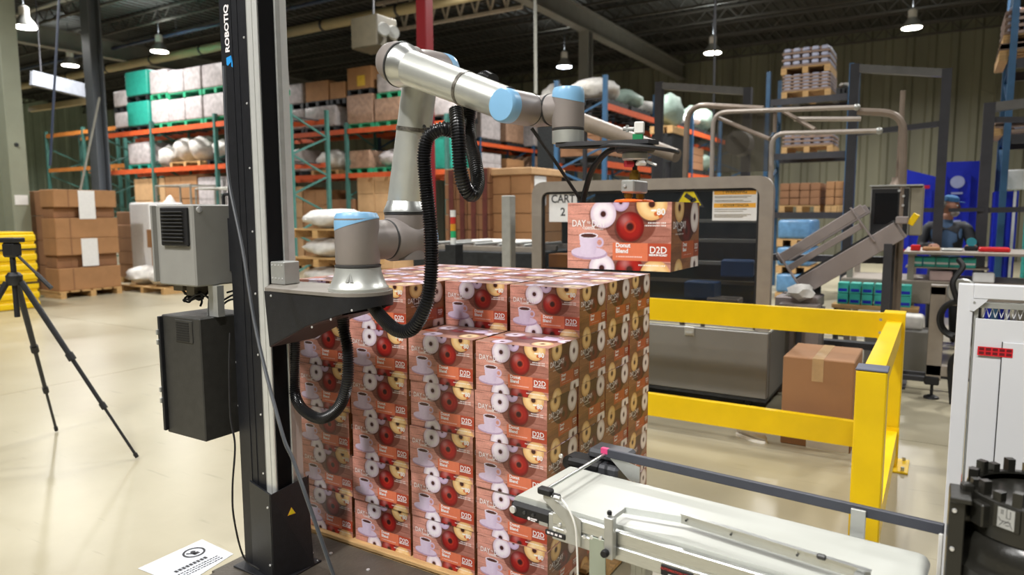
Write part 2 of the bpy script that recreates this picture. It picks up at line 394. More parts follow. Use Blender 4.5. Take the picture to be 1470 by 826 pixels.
# ------------------------------------------------------------------ pallet, base plate, coffee cartons
BW, BD, BH = .308, .246, .1865
def sm(a, b, x): t = np.clip((x-a)/(b-a), 0, 1); return t*t*(3-2*t)
class Art:
    """printed carton artwork, rasterised on a fine grid of mesh points (metres, origin at the lower left)"""
    def __init__(s, wd, ht, nx, ny, base, seed, lines=7):
        s.w, s.h, s.nx, s.ny = wd, ht, nx, ny
        s.X, s.Y = np.meshgrid(np.linspace(0, wd, nx+1), np.linspace(0, ht, ny+1))
        rng = np.random.RandomState(seed); s.e = wd/nx*.8
        base = np.array(lin(base)); c = np.ones(s.X.shape+(3,))*base
        g = np.zeros(s.X.shape)
        for k in range(5):
            ph = rng.rand(2)*9; fx = 14*(1.6**k); fy = 90*(1.5**k)
            g += np.sin(s.X*fx+ph[0]+3*np.sin(s.Y*fy*.35+ph[1]))*np.sin(s.Y*fy+ph[1]+2*np.sin(s.X*fx*.7))/(1.25**k)
        c *= (1+.11*g)[..., None]
        fine = rng.rand(*s.X.shape); c *= (1-.22*(fine > .86)*(rng.rand(*s.X.shape) > .3))[..., None]
        c = np.clip(c, 0, 1)
        for k in range(lines):
            y = ht*(k+.6+.25*rng.rand())/lines; y = y+.0012*np.sin(s.X*30+k)
            seg = sm(.35, .6, .5+.5*np.sin(s.X*(22+9*k)+k*2.1))
            a = (1-sm(.0003, .0014, abs(s.Y-y)))*(.35+.5*seg); c = c*(1-a[..., None])+np.array(lin('6b3428'))*a[..., None]
        s.c = c
    def put(s, col, a): a = np.clip(a, 0, 1)[..., None]; s.c = s.c*(1-a)+np.array(lin(col) if isinstance(col, str) else col)*a
    def disc(s, x, y, rx, ry=None): ry = ry or rx; d = np.hypot((s.X-x)/rx, (s.Y-y)/ry); e = s.e/rx; return 1-sm(1-e, 1+e, d), d
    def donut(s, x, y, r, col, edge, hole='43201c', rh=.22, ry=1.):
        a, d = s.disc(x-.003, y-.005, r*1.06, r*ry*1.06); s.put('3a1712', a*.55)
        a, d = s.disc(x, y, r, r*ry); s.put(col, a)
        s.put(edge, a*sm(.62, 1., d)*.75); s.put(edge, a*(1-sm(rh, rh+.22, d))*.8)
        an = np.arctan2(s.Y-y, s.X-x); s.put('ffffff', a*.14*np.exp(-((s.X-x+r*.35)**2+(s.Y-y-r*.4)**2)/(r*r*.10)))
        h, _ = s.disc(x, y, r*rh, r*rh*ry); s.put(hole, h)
    def cup(s, x, y, k):
        a, _ = s.disc(x+.002, y-.034*k, .056*k, .017*k); s.put('b79cba', a)
        a, _ = s.disc(x, y-.030*k, .054*k, .015*k); s.put('d9c6de', a)
        u = (s.X-x)/k; v = (s.Y-y)/k
        wdt = .029*np.sqrt(np.clip((v+.036)/.055, 0, 1))*.35+.019; body = (abs(u) < wdt) & (v < .017) & (v > -.036)
        s.put('dccbe2', body*1.); s.put('b9a0c0', body*sm(.0, .028, u)*.5)
        a, d = s.disc(x+.034*k, y-.002*k, .013*k, .014*k); s.put('cfb9d6', a*sm(.5, .62, d)*(1-(body*1.)))
        a, _ = s.disc(x, y+.017*k, .0295*k, .008*k); s.put('efe4f2', a)
        a, _ = s.disc(x, y+.0165*k, .0245*k, .006*k); s.put('54302c', a)
    def rect(s, x0, x1, y0, y1, col, al=1.):
        e = s.e*.6; a = sm(x0-e, x0+e, s.X)*(1-sm(x1-e, x1+e, s.X))*sm(y0-e, y0+e, s.Y)*(1-sm(y1-e, y1+e, s.Y)); s.put(col, a*al)
    def tiny(s, x0, x1, y, col='ffffff', hgt=.0022, al=.75):
        e = s.e; a = ((s.X > x0) & (s.X < x1) & (abs(s.Y-y) < hgt/2+e*.2)); pat = (np.sin(s.X*2200) > -.35); s.put(col, a*pat*al)
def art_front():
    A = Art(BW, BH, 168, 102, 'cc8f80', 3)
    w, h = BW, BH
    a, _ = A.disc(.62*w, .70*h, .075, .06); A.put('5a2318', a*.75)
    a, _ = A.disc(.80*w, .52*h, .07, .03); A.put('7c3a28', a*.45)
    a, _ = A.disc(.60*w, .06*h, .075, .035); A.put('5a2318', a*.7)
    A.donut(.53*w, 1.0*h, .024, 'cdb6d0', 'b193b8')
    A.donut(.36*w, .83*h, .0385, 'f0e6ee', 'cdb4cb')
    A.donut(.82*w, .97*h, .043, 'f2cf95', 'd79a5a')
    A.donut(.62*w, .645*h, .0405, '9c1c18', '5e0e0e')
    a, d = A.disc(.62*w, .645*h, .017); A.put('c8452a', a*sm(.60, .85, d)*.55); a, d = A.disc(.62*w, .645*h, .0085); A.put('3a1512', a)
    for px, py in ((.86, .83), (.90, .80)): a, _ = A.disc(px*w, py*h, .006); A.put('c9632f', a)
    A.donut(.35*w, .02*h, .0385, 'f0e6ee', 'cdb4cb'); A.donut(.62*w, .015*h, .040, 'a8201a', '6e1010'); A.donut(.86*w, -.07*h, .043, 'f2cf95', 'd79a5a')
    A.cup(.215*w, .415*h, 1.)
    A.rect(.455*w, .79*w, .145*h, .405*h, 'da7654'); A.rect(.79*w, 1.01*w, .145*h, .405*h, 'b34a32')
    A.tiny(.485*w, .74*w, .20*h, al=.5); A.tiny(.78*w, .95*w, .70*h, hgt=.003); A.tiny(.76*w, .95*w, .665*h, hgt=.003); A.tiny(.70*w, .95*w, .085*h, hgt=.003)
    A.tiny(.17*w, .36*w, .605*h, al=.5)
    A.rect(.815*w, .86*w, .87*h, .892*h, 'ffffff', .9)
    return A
def art_end():
    A = Art(BD, BH, 134, 102, '94613f', 5)  # end tones darker and yellower than the front: side shade put into the print
    w, h = BD, BH
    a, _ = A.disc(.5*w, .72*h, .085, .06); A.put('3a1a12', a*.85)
    a, _ = A.disc(.25*w, .2*h, .08, .03); A.put('5d3826', a*.4)
    A.donut(.26*w, .92*h, .040, 'edc98c', 'c9904f', rh=.24); A.donut(.82*w, .78*h, .038, 'efe5e0', 'c2aaa8', ry=1.15)
    A.donut(.52*w, .58*h, .038, '6d2014', '3d0f0b')
    A.donut(.85*w, .04*h, .038, 'efe5e0', 'c2aaa8', ry=1.15); A.donut(.26*w, -.04*h, .038, 'edc98c', 'c9904f')
    A.rect(.36*w, .80*w, .165*h, .42*h, 'b8582f'); A.rect(.80*w, 1.01*w, .165*h, .42*h, '96411f')
    A.tiny(.42*w, .72*w, .215*h, al=.5); A.tiny(.12*w, .42*w, .535*h, al=.5)
    return A
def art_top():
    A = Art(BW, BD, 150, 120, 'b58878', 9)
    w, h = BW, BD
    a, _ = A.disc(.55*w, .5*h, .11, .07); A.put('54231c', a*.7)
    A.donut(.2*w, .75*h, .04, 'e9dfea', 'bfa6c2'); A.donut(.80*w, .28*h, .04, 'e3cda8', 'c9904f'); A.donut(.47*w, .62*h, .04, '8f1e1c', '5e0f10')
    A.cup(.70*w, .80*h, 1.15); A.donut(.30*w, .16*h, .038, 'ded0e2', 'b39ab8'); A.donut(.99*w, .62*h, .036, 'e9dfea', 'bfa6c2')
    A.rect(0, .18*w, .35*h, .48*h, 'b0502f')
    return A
def print_mat():
    m = bpy.data.materials.new('glossy_carton_print'); m.use_nodes = True; nt = m.node_tree; b = nt.nodes['Principled BSDF']
    at = nt.nodes.new('ShaderNodeAttribute'); at.attribute_name = 'ink'
    n = nt.nodes.new('ShaderNodeTexNoise'); n.inputs['Scale'].default_value = 90; tc = nt.nodes.new('ShaderNodeTexCoord'); nt.links.new(tc.outputs['Object'], n.inputs[0])
    mr = nt.nodes.new('ShaderNodeMapRange'); mr.inputs[3].default_value = .93; mr.inputs[4].default_value = 1.07; nt.links.new(n.outputs[0], mr.inputs[0])
    mx = nt.nodes.new('ShaderNodeVectorMath'); mx.operation = 'SCALE'; nt.links.new(at.outputs['Color'], mx.inputs[0]); nt.links.new(mr.outputs[0], mx.inputs['Scale'])
    nt.links.new(mx.outputs[0], b.inputs['Base Color']); b.inputs['Roughness'].default_value = .33; b.inputs['Specular IOR Level'].default_value = .45
    return m
M_print = print_mat()
M_pw = mat('white_lettering_ink', 'efe9ea', .45, 0, 20, .03)
def art_mesh(A, name, o, ux, uy, texts):
    """texts: (string, x, y, size, bold, align, sx)"""
    o, ux, uy = Vector(o), Vector(ux), Vector(uy); nrm = ux.cross(uy)
    P = (np.array(o)[None, None]+A.X[..., None]*np.array(ux)+A.Y[..., None]*np.array(uy)).reshape(-1, 3)
    idx = np.arange(P.shape[0]).reshape(A.X.shape)
    q = np.stack([idx[:-1, :-1], idx[:-1, 1:], idx[1:, 1:], idx[1:, :-1]], -1).reshape(-1, 4)
    vs = P.tolist(); fs = q.tolist(); ink = np.clip(A.c, 0, 1).reshape(-1, 3).tolist(); nf = len(fs)
    for t in texts:
        tv, tf = text_mesh(*t[0:1], t[3], t[4], t[5], t[6]); k = len(vs)
        for a, b in tv: vs.append(tuple(o+ux*(t[1]+a)+uy*(t[2]+b)+nrm*.0004)); ink.append([.86, .82, .83])
        fs += [tuple(i+k for i in f) for f in tf]
    me = bpy.data.meshes.new(name); me.from_pydata([tuple(v) for v in vs], [], fs)
    at = me.color_attributes.new('ink', 'FLOAT_COLOR', 'POINT')
    at.data.foreach_set('color', np.concatenate([np.array(ink), np.ones((len(ink), 1))], 1).ravel().astype(np.float32))
    me.materials.append(M_print); return me
def make_carton(x, y, z):
    """x, y: middle of the footprint, z: underside"""
    e = .0006
    body = MB().bx(x-BW/2+e, x+BW/2-e, y-BD/2+e, y+BD/2-e, z+e, z+BH-e, .0012).build('coffee_carton', M_kraft2)
    w, h, d = BW, BH, BD
    tf = [('DAY', .045*w, .685*h, .027, .0002, 'LEFT', .80), ('DAY', .245*w, .685*h, .027, .0002, 'LEFT', .80), ('TO', .200*w, .70*h, .009, .0002, 'LEFT', .8), ('COFFEE', .215*w, .620*h, .0085, .0002, 'CENTER', 1.3),
          ('Donut\nBlend', .485*w, .325*h, .0165, .0006, 'LEFT', 1), ('D2D', .885*w, .305*h, .026, .0004, 'CENTER', .95), ('MEDIUM ROAST', .885*w, .235*h, .0075, .0004, 'CENTER', .95),
          ('80', .905*w, .855*h, .024, .0006, 'CENTER', 1)]
    link('printed_front', art_mesh(art_front(), 'printed_front', (x-w/2, y-d/2-.0001, z), (1, 0, 0), (0, 0, 1), tf), body)
    te = [('DAY', .05*d, .66*h, .028, .0003, 'LEFT', .78), ('DAY', .31*d, .66*h, .028, .0003, 'LEFT', .78), ('TO', .252*d, .68*h, .009, .0002, 'LEFT', .8), ('COFFEE', .27*d, .59*h, .008, .0002, 'CENTER', 1.3),
          ('Donut\nBlend', .40*d, .33*h, .015, .0006, 'LEFT', .9), ('D2D', .90*d, .32*h, .022, .0004, 'CENTER', .7), ('MEDIUM', .90*d, .25*h, .006, 0, 'CENTER', .9)]
    link('printed_end', art_mesh(art_end(), 'printed_end', (x+w/2+.0001, y-d/2, z), (0, 1, 0), (0, 0, 1), te), body)
    link('printed_top', art_mesh(art_top(), 'printed_top', (x-w/2, y-d/2, z+h+.0001), (1, 0, 0), (0, 1, 0), []), body)
    return body
# the carton in the gripper
HX, HY, HZ = -.765, 1.925, 1.418
held = make_carton(HX, HY, HZ); tag(held, 'coffee carton held in the air by the vacuum gripper', 'box')
held['group'] = 'coffee cartons'; del held['group']
# pallet stack: 4 x 4 cartons, five full layers and a sixth that lacks two
PX, PY, PZ = .3205, .2515, .1875
X0, Y0, Z0 = -2.43, 2.108, .166
names = ['first', 'second', 'third', 'fourth']; lay = ['bottom', 'second', 'third', 'fourth', 'fifth', 'top']
rnd = random.Random(4)
for L in range(6):
    for cx in range(4):
        for cy in range(4):
            if L == 5 and cy == 0 and cx >= 2: continue
            if L < 5 and 0 < cx < 3 and 0 < cy < 3 and not (L == 4): pass
            x = X0+PX*(cx+.5)+rnd.uniform(-.003, .003); y = Y0+PY*(cy+.5)+rnd.uniform(-.002, .002)
            if cy == 0: y += (rnd.uniform(-.004, .005) if L < 5 else 0)
            z = Z0+PZ*L+BH*0
            g = None
            if L == 5: lb = 'coffee carton in the top layer, %s row from the front, %s from the left' % (names[cy], names[cx])
            elif cy == 0: lb = 'coffee carton on the stack front, %s column from left, %s layer' % (names[cx], lay[L])
            elif cx == 3: lb = 'coffee carton on the right side of the stack, %s from the front corner, %s layer' % (names[cy], lay[L])
            else: lb = 'coffee carton hidden inside the pallet stack'; g = 'coffee cartons hidden inside the stack'
            c = dup(held, (x, y, z), lb, rz=R(rnd.uniform(-.45, .45)), group=g or 'coffee cartons stacked on the pallet')
            if g is None and False: pass
# wooden pallet
t = thing('wooden_pallet', 'wooden pallet under the coffee carton stack', 'pallet', (-1.79, 2.6, .012))
for k in range(7):
    x = -2.425+k*.194+.02
    MB().bx(X0-.02, X0+4*PX+.02, 2.085+k*.152, 2.085+k*.152+.11, .146, .165, .003).build('deck_board', M_wood, t)
for yy in (2.09, 2.58, 3.06): MB().bx(X0-.02, X0+4*PX+.02, yy, yy+.04, .04, .146).build('stringer', M_wood, t)
for k in range(4): MB().bx(X0+k*.40-.01, X0+k*.40+.09, 2.09, 3.10, .021, .04).build('bottom_board', M_wood, t)
# black base plate that carries lift column and pallet
t = thing('base_platform', 'low dark scuffed steel platform under the lift column, in front of the pallet', 'platform', (-1.7, 1.85, 0))
M_plate = mat('scuffed_dark_plate', '4a443c', .45, .1, 5, .35, .2, 60)
MB().bx(-2.42, -.95, 1.60, 2.085, .105, .145, .004).build('deck_plate', M_plate, t)
for x in (-2.41, -2.0, -1.5, -1.05): MB().bx(x, x+.09, 1.62, 2.07, 0, .105).build('foot_beam', M_plate, t)
MB().bx(-2.47, -2.42, 1.66, 2.0, .10, .125, .002).build('edge_lip', M_plate, t)
for x, y in ((-2.2, 1.95), (-1.9, 1.97), (-1.5, 1.98), (-2.13, 1.99)): MB().lathe([(.008, 0), (.007, .003)], (x, y, .145), seg=10).build('bolt', M_screw, t)

# ------------------------------------------------------------------ lift column
t = thing('lift_column', 'tall black and silver lift column with white lettering carrying the robot', 'column', (-2.3, 1.83, .145))
MB().bx(-2.372, -2.213, 1.748, 1.90, .152, 3.4, .003).build('black_profile', M_black, t)
mb = MB()
for x in (-2.302, -2.268): mb.bx(x, x+.0025, 1.7455, 1.748, .16, 3.4)
mb.bx(-2.252, -2.213, 1.7440, 1.748, .16, 3.4)
mb.build('profile_rib', M_black, t)
MB().bx(-2.213, -2.1555, 1.742, 1.885, .152, 3.4, .004).build('silver_profile', mat('silver_anodised_profile', 'd6d7d4', .42, .45, 30, .03), t)
MB().bx(-2.2075, -2.205, 1.7405, 1.742, .16, 3.4).bx(-2.178, -2.176, 1.7405, 1.742, .16, 3.4).build('profile_groove', M_alus, t)
MB().bx(-2.1555, -2.151, 1.752, 1.818, .152, 3.4).build('slot_cover_belt', mat('matt_black_belt', '0d0d0f', .75, 0, 30, .1, spec=.15), t)
MB().bx(-2.1555, -2.144, 1.818, 1.842, .152, 3.4, .002).build('side_rail', M_alus, t)
for k in range(13):
    MB().lathe([(.0045, 0), (.0038, .002)], (-2.228, 1.744, .32+.238*k), (0, -1, 0), 10).build('screw', M_screw, t)
mb = MB(); letters(mb, 'ROBOTIQ', (-2.329, 1.7474, 2.270), (0, 0, 1), (-1, 0, 0), .033, 0, .0012, 'CENTER', 1.18); mb.build('white_lettering', M_pw, t, True)
MS = mat('bright_blue_emblem', '2f9be8', .4)
ex, ez = .034, -.098
MB().prism([(x+ex, y, z+ez) for x, y, z in [(-2.373, 1.7474, 2.262), (-2.345, 1.7474, 2.268), (-2.345, 1.7474, 2.245), (-2.366, 1.7474, 2.232), (-2.373, 1.7474, 2.238)]], (0, -.0006, 0)).prism([(x+ex, y, z+ez) for x, y, z in [(-2.341, 1.7474, 2.264), (-2.336, 1.7474, 2.222), (-2.346, 1.7474, 2.228)]], (0, -.0006, 0)).build('blue_emblem', MS, t)
# folded shroud at the foot
MB().prism([(-2.305, 1.735, .152), (-2.150, 1.706, .152), (-2.150, 1.706, .500), (-2.305, 1.735, .515)], (0, .008, 0)).build('foot_shroud', M_black, t)
MB().prism([(-2.1475, 1.707, .153), (-2.112, 1.875, .153), (-2.128, 1.868, .525), (-2.1475, 1.707, .500)], (.004, -.001, 0)).prism([(-2.112, 1.876, .153), (-2.14, 1.89, .153), (-2.14, 1.89, .52), (-2.128, 1.87, .52)], (0, .004, 0)).build('side_shroud', M_black, t)
MB().bx(-2.385, -2.11, 1.70, 1.92, .1455, .152, .002).build('foot_flange', M_black, t)
for p in ((-2.165, 1.708, .445), (-2.165, 1.708, .21), (-2.118, 1.905, .153)): MB().lathe([(.005, 0), (.004, .003)], p, (0, -1, 0), 10).build('screw', M_screw, t)
def tri(c, ux, uz, s, m1, m2, par, name='warning_triangle'):
    c, ux, uz = Vector(c), Vector(ux), Vector(uz); n = ux.cross(uz).normalized()
    def T(k, off): return [c+ux*x*k+uz*z*k+n*off for x, z in ((-s, -s*.6), (s, -s*.6), (0, s*1.15))]
    o = MB().prism(T(1, 0), n*.0008).build(name, m2, par)
    MB().prism(T(.8, .0009), n*.0004).build('yellow_field', m1, par)
    return o
t2 = (-2.1855, 1.80, .375)
tri((-2.1275, 1.790, .405), Vector((.0355, .168, 0)).normalized(), Vector((-.022, .0, 1)).normalized(), .017, M_signy, M_amber, t)
mb = MB()
# carriage and bracket
MB().bx(-2.150, -2.075, 1.755, 1.83, 1.3125, 1.398, .003).build('carriage_block', M_alus, t)
cb = MB()
for yy in (0,):
    for x in (-2.14, -2.122, -2.103, -2.086):
        for z in (1.335, 1.385): cb.lathe([(.004, 0), (.003, .002)], (x, 1.755, z), (0, -1, 0), 8)
cb.build('carriage_screws', M_screw, t)
bx_ = (-1.72, 1.776)
arc = [(bx_[0]+.118*math.cos(a), bx_[1]+.118*math.sin(a)) for a in np.linspace(-PI/2, PI/2, 15)]
plate = [(-2.075, 1.665), (-1.95, 1.658)]+arc+[(-1.95, 1.885), (-2.149, 1.885), (-2.149, 1.75)]
MB().prism([(x, y, 1.300) for x, y in plate], (0, 0, .0115)).build('bracket_top_plate', mat('bracket_top_grey', '857f77', .5, .1), t)
def side(y, th):
    return [(-2.075, y, 1.299), (-1.70, y, 1.299), (-1.70, y, 1.240), (-1.86, y, 1.190), (-1.95, y, 1.148), (-2.058, y, 1.098)]
MB().prism(side(1.662, 0), (0, .006, 0)).build('bracket_side_plate', M_black, t)
MB().prism(side(1.876, 0), (0, .006, 0)).build('bracket_side_plate', M_black, t)
vs = []; 
for x, y in arc: vs += [(x, y, 1.2995), (x, y, 1.240+.26*(x+1.70))]
MB().verts(vs, [(2*i, 2*i+2, 2*i+3, 2*i+1) for i in range(len(arc)-1)]).build('bracket_nose', M_black, t)
MB().prism([(-2.149, 1.75, 1.299), (-2.149, 1.88, 1.299), (-2.149, 1.88, 1.12), (-2.149, 1.75, 1.12)], (.012, 0, 0)).bx(-2.14, -2.07, 1.80, 1.83, 1.13, 1.299).build('bracket_back_plate', M_black, t)
MR = mat('dark_red_brown_flange', '3c2a2a', .5)
mb = MB()
for (xa, za), (xb, zb) in zip([(-2.058, 1.098), (-1.95, 1.148), (-1.86, 1.190)], [(-1.95, 1.148), (-1.86, 1.190), (-1.69, 1.242)]):
    mb.verts([(xa, 1.664, za), (xb, 1.664, zb), (xb, 1.878, zb), (xa, 1.878, za), (xa, 1.664, za-.004), (xb, 1.664, zb-.004), (xb, 1.878, zb-.004), (xa, 1.878, za-.004)], [(0, 1, 2, 3), (4, 5, 6, 7), (0, 1, 5, 4), (2, 3, 7, 6)])
mb.build('bracket_bottom_plate', MR, t)
for p in ((-2.039, 1.662, 1.284), (-1.643, 1.662, 1.259), (-1.741, 1.662, 1.221), (-1.834, 1.662, 1.187)): MB().lathe([(.0045, 0), (.0035, .002)], (p[0], 1.662, p[2]), (0, -1, 0), 10).build('screw', M_screw, t)

# ------------------------------------------------------------------ robot arm
th = R(8); A_ = Vector((math.sin(th), math.cos(th), 0)); B_ = Vector((math.cos(th), -math.sin(th), 0)); Zv = Vector((0, 0, 1))
base = Vector((-1.72, 1.776, 0))
Sh = base+A_*.222+Zv*1.483; E1 = Sh+B_*.10+Zv*.602; E2 = E1-A_*.115; W1 = E2+B_*.52-Zv*.198; W2 = W1+A_*.112; W3 = W2+B_*.112
t = thing('robot_arm', 'grey and silver jointed robot arm with light blue joint caps', 'robot', (base.x, base.y, 1.3116))
MB().lathe([(.104, 1.3118), (.104, 1.322), (.098, 1.328), (.090, 1.345), (.081, 1.372), (.078, 1.392)], (base.x, base.y, 0), seg=48).build('base_foot', M_tube, t)
mk = MB(); c0 = Vector((base.x, base.y, 0))
for s_, w_ in ((-.009, .006), (.007, .006)):   # engraved arrow mark on the foot
    d = Vector((.42, -.9, 0)).normalized(); e = Vector((.9, .42, 0))
    mk.prism([c0+d*.0905+e*(s_-w_)+Zv*1.347, c0+d*.0905+e*(s_+w_)+Zv*1.347, c0+d*.083+e*(.0)+Zv*1.378], d*.002)
mk.build('arrow_mark', M_alus, t)
def ring(c, ax, r, h=.010, name='seal_ring', par=None):
    c = Vector(c); ax = Vector(ax).normalized()
    return MB().lathe([(r-.004, -h/2), (r, -h/2+.002), (r, h/2-.002), (r-.004, h/2)], c, ax, 48).build(name, M_seal, par or t)
ring(base+Zv*1.397, Zv, .0795)
def cap(c, ax, side, r, lo, hi, top, name='blue_cap', seg=48):
    """domed cap on a cylinder end: its rim runs from `lo` on the side towards `side` to `hi` on the far side"""
    c, ax, side = Vector(c), Vector(ax).normalized(), Vector(side).normalized(); q = ax.cross(side); vs = []; fs = []
    def ringpts(rr, f):
        return [c+(side*math.cos(2*PI*k/seg)+q*math.sin(2*PI*k/seg))*rr+ax*f(math.cos(2*PI*k/seg)) for k in range(seg)]
    rim = lambda cc: lo+(hi-lo)*(1-cc)/2
    rings = [ringpts(r*1.012, rim), ringpts(r*1.012, lambda cc: max(rim(cc)+.001, top*.55)), ringpts(r*.985, lambda cc: top*.80), ringpts(r*.90, lambda cc: top*.95), ringpts(r*.55, lambda cc: top), ringpts(r*.01, lambda cc: top*1.01)]
    for rg in rings: vs += rg
    for a in range(len(rings)-1):
        for k in range(seg): fs.append((a*seg+k, a*seg+(k+1) % seg, (a+1)*seg+(k+1) % seg, (a+1)*seg+k))
    return MB().verts(vs, fs).build(name, M_blue, t)
# shoulder rotor: upright housing with a port towards the arm
mb = MB(); rb = .0765; zc = 1.483
mb.lathe([(rb*.96, 1.402), (rb, 1.408), (rb, 1.560)], (base.x, base.y, 0), seg=48)
mb.lathe([(.0705, -.0), (.0705, .126)], base+Zv*zc, A_, 40)
mb.build('base_joint_housing', M_robgrey, t, ang=40)
cap(base+Zv*1.50, Zv, -B_-A_*.6, rb, .016, .060, .082)
ring(base+Zv*zc+A_*.131, A_, .0725, .008)
mb = MB(); c = base+Zv*zc
mb.lathe([(.071, .135), (.080, .150), (.080, .275)], c, A_, 44)
mb.lathe([(.060, 0), (.0755, .045), (.0755, .088)], Sh, Zv, 44)
mb.lathe([(.075, -.075), (.066, -.03), (.0, 0)], Sh, Zv, 44)
mb.build('shoulder_joint_housing', M_robgrey, t, ang=40)
cap(c+A_*.262, A_, Zv, .080, .0, .03, .062)
ring(Sh+Zv*.093, Zv, .0775)
# upper arm tube
M_band = mat('slotted_steel_band', '7a766e', .35, .6, 90, .5)
ud = (E1-Sh).normalized()
MB().lathe([(.0800, .0), (.079, .006), (.072, .022), (.0640, .042)], Sh+Zv*.098, Zv, 48).build('tube_collar', M_alu, t)
p0 = Sh+Zv*.135; p1 = E1-ud*.052
MB().lathe([(.0640, 0), (.0625, (p1-p0).length*.5), (.061, (p1-p0).length)], p0, p1-p0, 48).build('upper_arm_tube', M_tube, t)
pc = p0+(p1-p0)*.62
MB().lathe([(.0620, -.007), (.0645, -.007), (.0645, .007), (.0620, .007)], pc, ud, 40).build('band_clamp', M_band, t)
MB().cyl(pc+B_*.058, pc+B_*.095-A_*.04, .006).build('clamp_screw', M_seal, t)
ring(E1-ud*.048, ud, .062, .008)
# elbow
mb = MB()
mb.lathe([(.050, -.052), (.060, -.03), (.064, .0), (.067, .03), (.067, .092)], E1, A_, 44)
mb.lathe([(.056, -.05), (.062, -.01), (.045, .03)], E1, ud, 40)
mb.build('elbow_joint_housing', M_robgrey, t, ang=40)
cap(E1+A_*.082, A_, Zv, .067, .0, .03, .055)
fd = (W1-E2).normalized()
mb = MB(); mb.lathe([(.001, -.066), (.025, -.063), (.045, -.053), (.060, -.034), (.066, -.008), (.067, .075)], E2, A_, 44)
mb.lathe([(.001, -.070), (.025, -.067), (.045, -.056), (.060, -.036), (.069, -.010), (.071, .022)], E2, fd, 44)
mb.build('elbow_end_housing', M_robgrey, t, ang=40)
ring(E2+fd*.027, fd, .0765, .010)
MB().lathe([(.0735, .0), (.073, .008), (.067, .024), (.0585, .050)], E2+fd*.032, fd, 48).build('tube_collar', M_alu, t)
f0 = E2+fd*.078; f1 = W1-fd*.038
MB().lathe([(.0585, 0), (.0500, (f1-f0).length)], f0, f1-f0, 48).build('forearm_tube', M_tube, t)
pf = f0+(f1-f0)*.60
MB().lathe([(.0535, -.006), (.0555, -.006), (.0555, .006), (.0535, .006)], pf, fd, 40).build('band_clamp', M_band, t)
ring(f1+fd*.002, fd, .0515, .007)
# wrist
mb = MB(); mb.lathe([(.0495, -.035), (.0495, .06), (.0475, .068)], W1, A_, 44)
mb.lathe([(.046, -.040), (.046, .0)], W1, fd, 36)
mb.build('first_wrist_housing', M_robgrey, t, ang=40)
cap(W1-A_*.03, -A_, Zv, .0495, .0, .0, .038)
ring(W1+A_*.072, A_, .048, .006)
mb = MB(); mb.lathe([(.0465, .0), (.0470, .02), (.0470, .036), (.040, .064), (.022, .083)], W1+A_*.0755, A_, 40)
mb.lathe([(.022, -.042), (.040, -.03), (.0465, -.01), (.0465, .042)], W2, B_, 40)
mb.build('second_wrist_housing', M_robgrey, t, ang=40)
ring(W2+B_*.046, B_, .0475, .006)
mb = MB(); mb.lathe([(.0455, .0), (.0455, .062)], W2+B_*.0495, B_, 40)
mb.lathe([(.0470, -.060), (.0480, -.055), (.0480, .035)], W3, Zv, 44)
mb.build('third_wrist_housing', M_robgrey, t, ang=40)
cap(W3, Zv, B_, .0480, .012, .035, .060)
ring(W3-Zv*.064, Zv, .0485, .007)
MB().lathe([(.0475, -.104), (.0475, -.068)], W3, Zv, 44).build('tool_flange', M_tube, t)

# ------------------------------------------------------------------ vacuum gripper
gx, gy = HX, HY; gz = HZ+BH
g = thing('vacuum_gripper', 'vacuum gripper with orange cups and brass fittings above the held carton', 'gripper', (gx, gy, gz))
pa = W3-Zv*.1045
mb = MB(); zc = pa.z-.012
mb.prism([(pa.x-.02, pa.y-.042, zc), (pa.x+.03, pa.y-.045, zc), (gx+.05, gy-.03, zc), (gx+.06, gy+.03, zc), (gx-.02, gy+.045, zc), (pa.x-.03, pa.y+.04, zc)], (0, 0, .012))
mb.build('adapter_plate', mat('dark_grey_plate', '4b4b4e', .4, .3), g)
MB().lathe([(.052, -.022), (.058, -.014), (.058, -.004), (.04, 0)], (gx, gy, zc), seg=32).build('black_flange', M_rubber, g)
MB().lathe([(.034, 0), (.037, .004), (.037, .018), (.034, .022)], (gx, gy, zc-.044), seg=36).build('round_plate', M_alus, g)
MB().box((gx+.012, gy, zc+.047), (.028, .028, .034), .3, .003).build('valve_block', M_wplas, g)
MB().box((gx+.008, gy, zc+.020), (.030, .024, .020), .3, .002).build('green_terminal', mat('green_terminal_plastic', '2d8f5a', .4), g)
MB().cyl((gx, gy-.01, zc+.043), (gx-.032, gy-.012, zc+.046), .006, seg=10).cyl((gx-.02, gy-.012, zc+.036), (gx-.02, gy-.012, zc+.056), .005, seg=8).build('air_fitting', M_alus, g)
MB().cyl((gx-.018, gy-.03, zc-.055), (gx-.002, gy-.012, zc-.055), .0095, seg=14).build('red_fitting', M_redp, g)
MB().cyl((gx+.03, gy, zc-.046), (gx+.065, gy+.0, zc-.060), .004, seg=8).build('small_lever', M_alus, g)
MB().lathe([(.014, -.006), (.016, .0), (.010, .008)], (gx+.022, gy-.01, zc-.054), seg=12).build('white_fitting', M_wplas, g)
MB().cyl((gx, gy, zc-.044), (gx, gy, gz+.088), .007, seg=10).build('stem', M_rubber, g)
MB().lathe([(.0155, gz+.066), (.0155, gz+.086)], (gx, gy, 0), seg=6).lathe([(.011, gz+.0865), (.011, gz+.094)], (gx, gy, 0), seg=12).build('brass_nut', M_brass, g, True)
mb = MB(); mb.box((gx, gy, gz+.046), (.040, .125, .036), R(3), .004); mb.build('manifold_block', M_alus, g)
MB().lathe([(.0045, 0), (.0045, .003)], (gx-.004, gy-.064, gz+.048), (0, -1, 0), 12).build('manifold_screw', M_screw, g)
